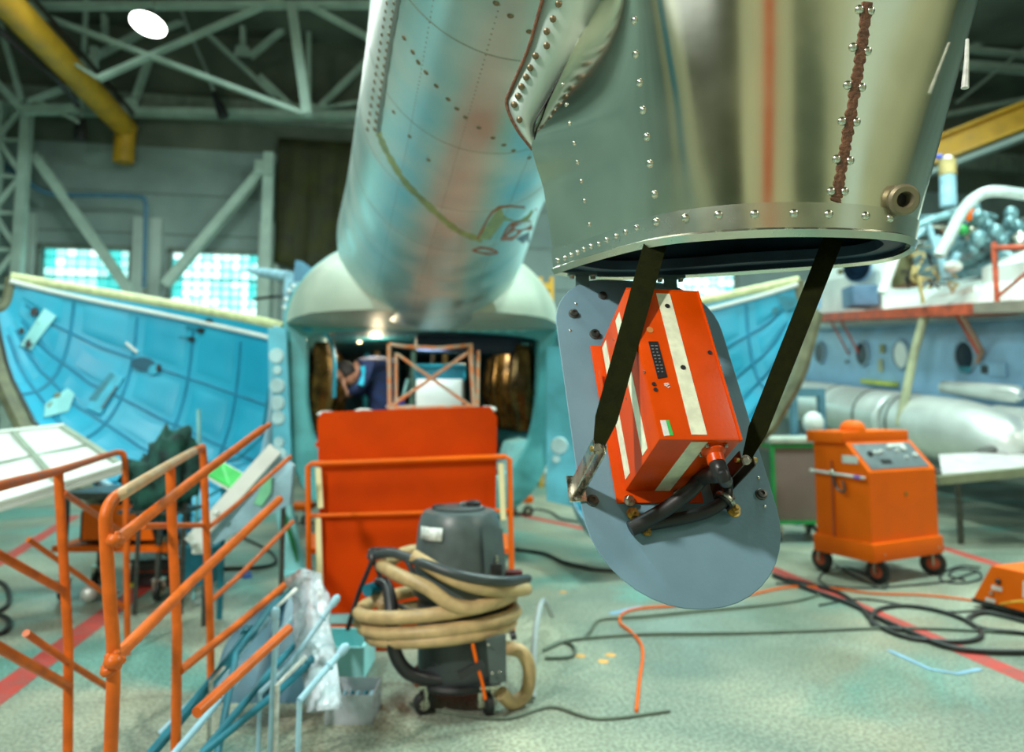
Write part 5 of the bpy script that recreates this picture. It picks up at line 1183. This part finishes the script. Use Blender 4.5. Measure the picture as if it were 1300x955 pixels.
MB().box((-.006, .33, .60), (.008, .02, .62), CM).build('slot_rail', mat('deep_orange_shade', (.5, .07, .01), .5), cart)
MB().cyl(CM @ Vector((-.03, .52, .82)), CM @ Vector((-.03, .02, .80)), .011).build('push_bar', LABEL, cart)
MB().cyl(CM @ Vector((-.032, .10, .80)), CM @ Vector((-.032, .05, .80)), .014).build('bar_grip', mat('violet_grip', (.2, .12, .5), .5), cart)
MB().sphere(CM @ Vector((-.02, .31, .82)), .026).build('clamp_knob', STEEL, cart); MB().tube([CM @ Vector(v) for v in ((-.02, .31, .8), (-.03, .27, .7), (-.03, .2, .68), (-.02, .22, .76))], .01, 8, smooth=4).build('latch_wire', DSTEEL, cart)
MB().box((.40, -.003, .295), (.8, .006, .012), CM).build('seam', mat('deep_orange_shade', (.5, .07, .01), .5), cart)
MB().box((.42, -.003, .66), (.03, .004, .03), CM).build('maker_plate', mat('small_brass_plate', (.35, .2, .03), .4, .5), cart)
hz_ = [CM @ Vector(v) for v in ((.8, .3, 1.0), (.9, .32, .9), (.93, .3, .7), (.9, .3, .45), (.84, .3, .35))]
for k in range(4): MB().tube([p+ex*.02*k*(1 if k % 2 else -1)+Vector((0, 0, -.03*k)) for p in hz_], .013, 8, smooth=5).build('hanging_hose', BLK, cart)
# green framed cabinet
GMx = frame(FL(984, 690), (LT+FW*.06).normalized(), (FW-LT*.06).normalized(), Vector((0, 0, 1)))
cb = thing('steel_cabinet', GMx @ Vector((.3, .3, 0)), 'taupe cabinet with a green edge frame standing left of the orange test cart', 'cabinet')
MB().box((.33, .3, .58), (.66, .6, .76), GMx, .004).build('body', TAUPE, cb)
for a, b in (((0, 0, .2), (0, 0, .97)), ((0, 0, .2), (.66, 0, .2)), ((0, 0, .95), (.66, 0, .95)), ((.66, 0, .2), (.66, 0, .97)), ((0, .6, .2), (0, .6, .97)), ((0, 0, .2), (0, .6, .2)), ((0, 0, .95), (0, .6, .95))):
    MB().bar(GMx @ Vector(a), GMx @ Vector(b), .035, .035).build('frame_edge', GREENF, cb)
MB().box((.33, .3, 1.0), (.72, .66, .05), GMx, .008).build('top', mat('dull_top', (.45, .50, .42), .35), cb)
MB().box((-.005, .3, .58), (.008, .5, .64), GMx).build('side_panel', mat('dark_side', (.08, .10, .09), .5), cb)
for x in (.06, .6):
    for y in (.06, .54): caster(cb, GMx @ Vector((x, y, 0)), .06, LT, STEEL)
MB().tube([GMx @ Vector(v) for v in ((.4, .1, .2), (.45, .0, .1), (.6, -.05, .08), (.62, .1, .2))], .02, 8, smooth=4).build('hanging_cable', BLK, cb)
# blue stand behind the cabinet
t = thing('blue_stand', FL(1008, 660), 'dull blue steel stand with a pale bundle behind the green edged cabinet', 'stand')
for x in (-.16, .16): MB().bar(G(3.4+x, 8.2, 0), G(3.4+x, 8.2, 1.5), .07, .07).build('leg', mat('dull_blue_steel', (.08, .20, .27), .5), t)
MB().bar(G(3.18, 8.2, 1.5), G(3.6, 8.2, 1.5), .06, .1).build('top_bar', MATS['dull_blue_steel'], t); MB().sphere(G(3.42, 8.1, 1.15), .12, (1, .8, 1.1)).build('bundle', LABEL, t); MB().box(G(3.4, 8.2, 1.0), (.4, .3, .03)).build('shelf', MATS['dull_blue_steel'], t)
t.location = t.location
# small orange box
o0 = FL(1236, 770); ux = (FL(1330, 796)-o0); ux.z = 0; ux.normalize(); uy = Vector((-ux.y, ux.x, 0)); OM = frame(o0, ux, uy, Vector((0, 0, 1)))
ob_ = thing('test_set', OM @ Vector((.35, .2, 0)), 'low orange test set box with sockets at the right edge among cables', 'box')
L = .75
MB().loft([[OM @ Vector(v) for v in l] for l in ([(0, 0, .05), (.12, .03, .29), (.12, .36, .29), (0, .42, .05)], [(L, 0, .05), (L-.02, .03, .29), (L-.02, .36, .29), (L, .42, .05)])]).build('body', ORANGE, ob_)
MB().box((L/2, .21, .04), (L+.02, .42, .03), OM).build('base', BLKP, ob_)
for x in (.06, L-.06):
    for y in (.05, .36): MB().lathe([(.02, 0), (.024, .03)], OM @ Vector((x, y, 0)), 10).build('foot', BLK, ob_)
fn = Vector((0, -.992, .124)); 
def on(x, z): return OM @ Vector((x, .03*(z-.05)/.24-.001, z))
def put(mb, name, m): mb.build(name, m, ob_)
nW = (OM.to_3x3() @ fn).normalized()
for x, z, r, m in ((.17, .20, .018, BLKP), (.13, .115, .014, STEEL), (.41, .12, .022, BLKP)): MB().lathe([(r, -.005), (r, .008), (r*.6, .02), (.001, .02)], M=nmat(on(x, z), nW), seg=16).build('socket', m, ob_)
for x, z, a, b in ((.16, .155, .07, .028), (.12, .07, .065, .025), (.43, .07, .07, .03)):
    MB().slab([on(x-a/2, z-b/2), on(x+a/2, z-b/2), on(x+a/2, z+b/2), on(x-a/2, z+b/2)], nW*.003).build('white_label', mat('pinkish_label', (.75, .60, .55), .5), ob_)
MB().slab([on(.33, .14), on(.52, .14), on(.52, .24), on(.33, .24)], nW*.006).build('socket_plate', LABEL, ob_); MB().lathe([(.014, 0), (.014, .012), (.001, .012)], M=nmat(on(.38, .18)+nW*.006, nW), seg=14).build('socket', mat('pale_green_socket', (.45, .5, .25), .5), ob_)
tag(MB().tube([on(.41, .12)+nW*.02, on(.36, .12)+nW*.06, on(.28, .09)+nW*.08, FL(1262, 771)+Vector((0, 0, .01)), FL(1248, 768)+Vector((0, 0, .01))], .007, 8, smooth=5).build('yellow_lead', mat('yellow_lead', (.8, .4, .02), .45)), 'short yellow lead plugged into the low orange test set', 'cable')

def cable(pts, r, m, name, label, sm=7, grp=None):
    q = [FL(x, y) if True else 0 for x, y in pts]
    q = [Vector((p.x, p.y, r)) for p in q]
    return tag(MB().tube(catmull(q, sm), r, 8).build(name, m), label, 'cable', grp)
cable([(982, 733), (1030, 752), (1080, 770), (1120, 790), (1160, 808), (1200, 824), (1250, 831), (1340, 832)], .016, CAB, 'floor_cable', 'thick black cable running along the red line to the right edge')
cable([(1000, 738), (1060, 753), (1090, 772), (1112, 795), (1150, 812), (1200, 818), (1236, 816), (1246, 806), (1225, 790), (1190, 778), (1150, 772), (1120, 775), (1107, 785), (1112, 798), (1150, 803)], .014, CAB, 'floor_cable', 'black cable coiled in a big loop over the red line')
cable([(692, 838), (725, 836), (729, 824), (712, 817), (690, 828), (720, 816), (760, 811), (830, 807), (930, 806), (1030, 803), (1110, 800), (1200, 801), (1350, 810)], .009, CABG, 'floor_cable', 'long thin grey-green cable crossing the floor below the plate')
cable([(742, 812), (750, 803), (756, 793), (768, 788), (820, 784), (880, 778), (950, 772), (1010, 765), (1040, 757)], .009, CABG, 'floor_cable', 'thin grey cable bending behind the orange cord')
cable([(808, 905), (812, 865), (816, 835), (813, 818), (800, 803), (787, 792), (792, 780), (812, 774), (850, 771), (900, 766), (950, 757), (1000, 747), (1050, 748), (1110, 755), (1170, 757), (1220, 762), (1250, 767)], .008, ORANGE, 'extension_cord', 'thin orange cord winding below the grey-blue plate to the test set')
cable([(985, 742), (1040, 745), (1100, 748), (1150, 745), (1200, 740), (1225, 732), (1240, 727)], .008, CAB, 'floor_cable', 'thin black cable leading to the low orange test set')
cable([(1245, 722), (1220, 720), (1198, 728), (1195, 738), (1220, 742), (1245, 736), (1240, 726), (1215, 724), (1205, 732), (1225, 738)], .008, CAB, 'floor_cable', 'small black coil between the orange cart and the test set')
cable([(1060, 718), (1080, 730), (1110, 745), (1125, 748), (1124, 740), (1100, 730), (1075, 722), (1050, 726), (1040, 738), (1060, 748), (1090, 752)], .007, CAB, 'floor_cable', 'thin black wire looping below the wheels of the orange test cart')
cable([(1340, 812), (1290, 806), (1255, 803), (1235, 796), (1230, 788), (1245, 781), (1270, 784), (1350, 805)], .014, CAB, 'floor_cable', 'thick black cable loop at the right edge before the test set')
cable([(1040, 770), (1090, 762), (1140, 768), (1200, 778), (1250, 775), (1300, 764)], .007, CAB, 'floor_cable', 'thin dark lead arcing in front of the low orange test set')
cable([(655, 700), (690, 705), (715, 716), (738, 722), (760, 726), (800, 728)], .016, CAB, 'floor_cable', 'black cable on the floor left of the grey-blue plate')
cable([(655, 655), (680, 648), (700, 652), (712, 660), (735, 664), (760, 668)], .012, CAB, 'floor_cable', 'dark cable behind the plate near the small orange trolley')
cable([(300, 680), (340, 700), (350, 715), (330, 722), (280, 724)], .012, CAB, 'floor_cable', 'dark cable on the floor behind the left orange rails')
cable([(-20, 740), (0, 742), (10, 752), (11, 768), (0, 778), (-15, 782), (5, 786), (12, 795), (4, 806), (-20, 812)], .015, CAB, 'floor_cable', 'black cable coil at the far left edge of the floor')
cable([(520, 895), (560, 905), (640, 915), (700, 900), (760, 915), (850, 905)], .007, CABG, 'floor_cable', 'thin grey cable in front of the vacuum cleaner wheels')
# small orange trolley behind the platform
t = thing('small_dolly', FL(660, 655), 'small orange dolly on the floor right of the service platform', 'dolly')
M = frame(FL(658, 656), LT, FW, Vector((0, 0, 1)))
for a, b in (((-.12, 0, .2), (.16, 0, .2)), ((-.12, .3, .2), (.12, .3, .2)), ((.16, 0, .2), (.12, .3, .2)), ((-.12, 0, .2), (-.12, .3, .2))): MB().bar(M @ Vector(a), M @ Vector(b), .05, .06).build('frame_bar', ORANGE, t)
MB().box((0, .15, .17), (.24, .26, .02), M).build('tray', LABEL, t)
for x in (-.08, .12): caster(t, M @ Vector((x, .02, 0)), .065, FW, STEEL)
t = thing('small_dolly', FL(378, 660), 'small orange dolly peeping out left of the service platform', 'dolly')
M = frame(FL(378, 668), LT, FW, Vector((0, 0, 1)))
MB().box((0, .15, .2), (.26, .3, .07), M, .02).build('body', ORANGE, t)
for x in (-.08, .08): caster(t, M @ Vector((x, .05, 0)), .06, FW, STEEL)
# yellow ladder far behind
t = thing('yellow_ladder', fz(P(693, 440, 12)), 'yellow steps standing far behind the right of the fuselage', 'ladder')
for x in (686, 700): MB().bar(P(x, 352, 12), fz(P(x, 440, 12)), .06, .08).build('rail', YEL, t)
for k in range(12):
    z = .3+k*.28; a, b = P(686, 440, 12), P(700, 440, 12)
    if z < P(686, 352, 12).z: MB().bar((a.x, a.y, z), (b.x, b.y, z), .1, .12).build('tread', YEL if k % 3 else WHITE, t)

# ================================================================ SECOND HELICOPTER AT RIGHT
def H(lat, D, z): return G(lat, D, z+(D-9)*.085)
h2 = thing('helicopter', G(7.0, 9.5, 0), 'second helicopter at right, pale blue with round windows and a long silver side tank', 'helicopter')
HU = Vector((FW.x, FW.y, .085)).normalized()
def hs2(D, hw, hh, zc_, n=44, p=.72):
    l = []
    for k in range(n):
        a = 2*PI*k/n; c, s = math.cos(a), math.sin(a); l.append(H(7.03+hw*math.copysign(abs(c)**p, c), D, zc_+hh*math.copysign(abs(s)**p, s)))
    return l
MB().loft([hs2(D, 1.25, 1.2, 1.85) for D in (6.9, 8.5, 10, 12, 14, 15.0)]).build('fuselage', LBLUE, h2)
# white upper skin
up = MB(); L = []
for D in (6.9, 8.5, 10, 12, 14):
    row = []
    for k in range(21):
        a = PI-PI*k/20; c, s = math.cos(a), math.sin(a); row.append(H(7.03+1.262*math.copysign(abs(c)**.72, c), D, 2.45+.66*abs(s)**.8))
    L.append(row)
up.loft(L, closed=False).build('upper_skin', WFUS, h2)
MB().bar(H(5.76, 7, 2.43), H(5.76, 14, 2.43), .03, .05).build('lap_strip', mat('grey_blue_strip', (.22, .34, .42), .5), h2)
sideN = -LT
for px, r, m, D in ((1043, .2, DGLASS, 0), (1097, .2, DGLASS, 0), (1146, .215, WHITE, 0), (1228, .205, DGLASS, 0)):
    D = 5.78*F/(px-650); c = H(5.775, D, 1.975); M = frame(c, HU, Vector((0, 0, 1)), HU.cross(Vector((0, 0, 1))))
    if (M.to_3x3() @ Vector((0, 0, 1))).dot(sideN) < 0: M = M @ Matrix.Rotation(PI, 4, 'X')
    wn = MB().lathe([(r*.86, .0), (r*.9, .03), (r*1.02, .03), (r*1.08, .015), (r*1.1, .0)], M=M, seg=32).build('window', mat('window_ring_paint', (.20, .32, .42), .45), h2)
    MB().lathe([(.001, .008), (r*.92, .008), (r*.92, .012), (.001, .02)], M=M, seg=32).build('pane', m, wn)
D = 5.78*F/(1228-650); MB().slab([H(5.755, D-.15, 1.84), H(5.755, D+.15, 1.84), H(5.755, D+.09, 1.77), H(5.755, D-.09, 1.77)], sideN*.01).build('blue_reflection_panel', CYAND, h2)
for px, z, w_, h_, m in ((1121, 2.06, .12, .14, mat('olive_label', (.25, .25, .08), .6)), (1118, 1.8, .12, .2, mat('pale_olive_label', (.4, .42, .26), .6)), (1266, 1.83, .3, .16, LBLUE), (1075, 1.83, .08, .06, BLKP), (1250, 1.82, .12, .1, BLKP)):
    D = 5.76*F/(px-650); MB().slab([H(5.775, D-w_/2, z-h_/2), H(5.775, D+w_/2, z-h_/2), H(5.775, D+w_/2, z+h_/2), H(5.775, D-w_/2, z+h_/2)], sideN*.02).build('side_plate', m, h2)
MB().slab([H(5.77, 10.6, 1.5), H(5.77, 11.6, 1.5), H(5.77, 11.6, 1.56), H(5.77, 10.6, 1.56)], sideN*.08).build('yellow_pad', mat('yellow_green_pad', (.45, .5, .05), .5), h2)
# side tank
def tk(D, r): return [H(5.3+r*math.cos(2*PI*k/32), D, 1.09+r*math.sin(2*PI*k/32)) for k in range(32)]
MB().loft([tk(D, r) for D, r in ((14.5, .3), (14.3, .36), (13.8, .385), (9.75, .385), (9.7, .35))]).build('tank', SILV, h2)
MB().loft([tk(D, r) for D, r in ((9.55, .34), (9.5, .385), (9.1, .39), (8.4, .385), (7.9, .34), (7.6, .27), (7.45, .17), (7.4, .05))]).build('tank_nose', SILV, h2)
for D in (12.6, 11.4, 10.3, 9.4): MB().loft([tk(D-.02, .385), tk(D-.02, .392), tk(D+.02, .392), tk(D+.02, .385)], cap=False).build('tank_band', DSTEEL, h2)
MB().loft([[H(5.62+.3*math.cos(2*PI*k/28), D, 1.1+.33*math.sin(2*PI*k/28)) for k in range(28)] for D in (8.2, 7.4, 7.1)]).build('rear_tank', SILV, h2)
MB().tube([H(5.6, 9.2, 1.57), H(5.6, 8.4, 1.57), H(5.6, 7.9, 1.57), H(5.6, 7.8, 1.57)], [.08, .1, .1, .05], 16).build('small_canister', SILV, h2)
# orange platform and guard
MB().slab([H(5.25, 13.2, 2.68), H(5.25, 8.0, 2.6), H(5.85, 8.0, 2.6), H(5.85, 13.2, 2.68)], (0, 0, -.13)).build('work_platform', RED, h2)
MB().slab([H(5.25, 8.0, 2.6), H(5.25, 7.0, 2.58), H(5.85, 7.0, 2.58), H(5.85, 8.0, 2.6)], (0, 0, -.12)).build('platform_end', mat('brown_grey_plank', (.28, .24, .19), .7), h2)
for px in (1062, 1075, 1222):
    D = 5.6*F/(px-650); MB().bar(H(5.55, D, 2.52), H(5.78, D-.1, 1.95), .03, .03).build('platform_brace', RED, h2)
MB().tube([H(5.3, 8.35, 2.55), H(5.72, 8.6, 2.05), H(5.72, 8.7, 1.9)], .03, 8).build('rusty_pole', mat('rusty_pole', (.35, .2, .13), .6), h2)
MB().tube([P(1262, 308, 8.0), P(1266, 388, 7.95)], .03, 8).build('guard_post', RED, h2)
MB().tube([P(1262, 315, 8.0), P(1345, 312, 7.2)], .03, 8).build('guard_rail', RED, h2); MB().tube([P(1266, 377, 7.95), P(1345, 312, 7.2)], .02, 8).build('guard_brace', RED, h2)
MB().tube([P(1176, 392, 9.1), P(1160, 450, 9.1), P(1142, 540, 9.1)], .055, 10).build('olive_strut', mat('pale_olive_strut', (.35, .36, .22), .6), h2)
MB().tube([P(1040, 300, 11.5), P(1040, 392, 11.5)], .03, 8).build('grey_post', LBLUE, h2)
# engine deck
def hb(l0, l1, D0, D1, z0, z1, name, m, bev=.03):
    M = Matrix.Translation(H((l0+l1)/2, (D0+D1)/2, (z0+z1)/2)) @ frame(Vector(), LT, FW, Vector((0, 0, 1)))
    return MB().box((0, 0, 0), (l1-l0, D1-D0, z1-z0), M, bev).build(name, m, h2)
MB().loft([[H(l, D, z) for l, z in ((5.95, 2.6), (5.98, 3.1), (6.5, 3.35), (8.0, 3.35), (8.1, 2.6))] for D in (6.8, 8.9)]).build('cowling', WFUS, h2)
MB().loft([[H(l, D, z) for l, z in ((5.75, 2.6), (5.75, 3.3), (6.2, 3.75), (8.0, 3.75), (8.1, 2.6))] for D in (10.9, 13.9)]).build('cowling', WFUS, h2)
hb(6.1, 8, 8.9, 10.9, 2.6, 2.95, 'engine_deck', BLKP, .01)
hb(5.86, 5.92, 8.9, 10.9, 2.62, 2.8, 'deck_sill', WFUS, .01)
for l, z, r, D0, D1, nm in ((6.35, 3.45, .27, 9.2, 11.0, 'engine'), (6.5, 3.15, .24, 8.9, 10.6, 'engine'), (7.1, 3.5, .3, 9.0, 11, 'engine')):
    MB().tube([H(l, D0+(D1-D0)*k, z) for k in (0, .1, .3, .34, .6, .64, .9, 1)], [r*.5, r*.85, r, r*.85, r*.85, r, r*.9, r*.6], 22).build(nm, ENG, h2)
MB().lathe([(.001, -.02), (.15, -.02), (.21, 0), (.24, .02), (.24, .06), (.19, .06), (.18, .01)], M=nmat(P(1090, 338, 11.2), -LT*.9-FW*.4), seg=28).build('intake', DGLASS, h2)
MB().lathe([(.27, 0), (.27, .04), (.23, .05), (.23, 0)], M=nmat(P(1090, 338, 11.25), -LT*.9-FW*.4), seg=28).build('intake_ring', LBLUE, h2)
MB().sphere(P(1067, 345, 11.4), .05).build('port', mat('olive_port', (.1, .1, .03), .5), h2)
MB().lathe([(.10, .28), (.13, .1), (.165, -.15), (.16, -.17), (.001, -.17)], P(1148, 348, 9.3), 20).build('exhaust_cone', mat('olive_bronze', (.13, .12, .05), .5, .4), h2)
hb(5.3, 5.7, 10.9, 11.3, 2.72, 3.05, 'slate_box', mat('slate_blue_box', (.10, .19, .30), .5))
for a, b, r, m in (((1178, 285), (1190, 322), .04, PALEB), ((1188, 300), (1200, 352), .05, PALEB), ((1200, 352), (1216, 322), .045, PALEB), ((1120, 372), (1142, 308), .06, WHITE), ((1150, 315), (1172, 290), .035, PALEB), ((1166, 350), (1172, 385), .025, TAN)):
    MB().cyl(P(*a, 8.9), P(*b, 8.9), r, seg=10).build('engine_strut', m, h2)
MB().tube([P(x, y, 8.3) for x, y in ((1192, 325), (1207, 297), (1222, 268), (1240, 250), (1262, 243), (1300, 247), (1345, 255))], .065, 14, smooth=5).build('arch_tube', mat('grey_white_tube', (.5, .58, .56), .35), h2)
MB().tube([P(1150, 292, 8.9), P(1180, 280, 8.9), P(1235, 262, 8.9)], .05, 8).build('clear_pipe', ENG, h2)
random.seed(11)
for k in range(26):
    x = random.uniform(1228, 1298); y = random.uniform(262, 318); MB().sphere(P(x, y, 8.8+random.random()*.6), random.uniform(.05, .13), (1, 1, 1.2), 12, 8).build('engine_fitting', ENG if k % 4 else STEEL, h2)
for k in range(22):
    x = random.uniform(1152, 1222); y = random.uniform(325, 372); p = P(x, y, 9.0); MB().tube([p, p+Vector((random.uniform(-.1, .1), 0, random.uniform(.02, .14))), p+Vector((random.uniform(-.2, .2), .05, random.uniform(-.1, .1)))], .015, 6, smooth=3).build('wiring', TAN if k % 3 else BLKP, h2)
for k in range(12):
    x = random.uniform(1145, 1235); y = random.uniform(272, 318); p = P(x, y, 9.1); MB().tube([p, p+LT*random.uniform(-.2, .3)+Vector((0, 0, random.uniform(-.1, .1))), p+LT*.4], .025, 6, smooth=3).build('engine_pipe', ENG if k % 3 else STEEL, h2)
MB().sphere(P(1210, 338, 8.8), .08, (1.5, 1, .9)).build('white_cap', WHITE, h2); MB().sphere(P(1222, 292, 8.9), .07).build('green_fitting', mat('green_fitting', (.02, .3, .06), .5), h2); MB().box(P(1233, 273, 8.85), (.08, .08, .14)).build('orange_fitting', ORANGE, h2)
MB().tube([P(1204, 262, 9.5), P(1203, 224, 9.5)], [.105, .1], 20).build('bottle', PALEB, h2); MB().tube([P(1203, 223, 9.5), P(1203, 203, 9.5)], .105, 20).build('bottle_band', TAN, h2)
MB().tube([P(1203, 203, 9.5), P(1203, 198, 9.5)], [.09, .03], 16).build('bottle_cap', WHITE, h2); MB().sphere(P(1192, 199, 9.5), .045, (1.4, 1, .7)).build('blue_knob', mat('blue_knob', (.02, .08, .6), .4), h2)
hb(7.2, 8.0, 8.6, 12, 3.4, 3.9, 'gearbox_housing', mat('dark_grey_housing', (.09, .11, .10), .5), .05)
# undercarriage
for D in (8.2, 13.2):
    for l in (6.2, 7.9) if D < 9 else (7.0,):
        w0 = G(l, D, .3); MB().cyl(H(l+.2, D, .9), w0, .06).build('gear_strut', DSTEEL, h2); MB().tube([w0+LT*x for x in (-.11, -.08, .08, .11)], [.2, .3, .3, .2], 24).build('wheel', BLK, h2)
MB().tube([P(1190, 600, 7.8), P(1245, 576, 7.6), P(1290, 560, 7.5)], .045, 8).build('side_strut', DSTEEL, h2)
t = thing('pale_plank', P(1250, 592, 6.9), 'pale plank on an olive bar beneath the silver tank at the right edge', 'plank')
q = [P(1192, 577, 7.6), P(1292, 572, 7.6), P(1330, 590, 6.9), P(1196, 602, 6.9)]
MB().slab(q, (0, 0, -.04)).build('plank', mat('pale_mauve_plank', (.5, .46, .46), .6), t); MB().bar(P(1190, 610, 6.8), P(1330, 596, 6.8), .08, .08).build('bar', mat('olive_bar', (.2, .22, .13), .6), t)
for x in (1215, 1310): a = P(x, 600, 7.1); MB().cyl(a, fz(a), .03, seg=8).build('trestle_leg', DSTEEL, t)
# work stand structure left of the boom: riveted blue cradle band
t = thing('rivet_band_cradle', fz(P(400, 370, 8.0)), 'curved pale blue riveted band behind the left of the tail boom', 'cradle')
A = [P(x, y, 7.6) for x, y in ((452, 290), (440, 303), (430, 325), (408, 346), (385, 356), (370, 360), (362, 380), (360, 400))]; A = catmull(A, 4)
MB().loft([[p, p+FW*.25+Vector((0, 0, .02)), p+FW*.25+Vector((0, 0, -.08)), p+Vector((0, 0, -.1))] for p in A]).build('band', PALEB, t)
for p in A[1:-2:2]: MB().sphere(p+Vector((0, -.01, -.05)), .022, u=8, v=6).build('rivet_head', WHITE, t)
MB().slab([P(372, 358, 7.7), P(375, 330, 7.7), P(384, 332, 7.7), P(402, 345, 7.7)], FW*.05).build('blue_gusset', mat('mid_blue_paint', (.10, .28, .42), .5), t)
MB().loft([[P(x, y, 7.9) for x, y in ((364, 388), (372, 362), (405, 352), (428, 330), (425, 360), (395, 395))], [P(x, y, 8.1) for x, y in ((364, 388), (372, 362), (405, 352), (428, 330), (425, 360), (395, 395))]]).build('web_sheet', mat('dark_teal_sheet', (.07, .17, .17), .5), t)
for x in (366, 398): a = P(x, 385, 7.95); MB().cyl(a, fz(a), .03, seg=8).build('leg', PALEB, t)
t = thing('pale_boom_arm', P(340, 350, 9.5), 'pale blue arm pointing left past the second glass block window', 'arm')
MB().tube([P(312, 342, 9.0), P(330, 346, 9.0), P(368, 352, 8.2)], [.02, .06, .07], 10).build('arm', PALEB, t); MB().tube([P(322, 380, 9.0), P(345, 377, 8.8), P(364, 376, 8.2)], .02, 8).build('thin_arm', DSTEEL, t)
MB().tube([P(288, 408, 7.0), P(330, 414, 6.8), P(385, 420, 6.5)], .022, 8).build('lower_arm', PALEB, t); a = P(364, 352, 8.2); MB().cyl(a, fz(a), .03, seg=8).build('arm_post', PALEB, t)
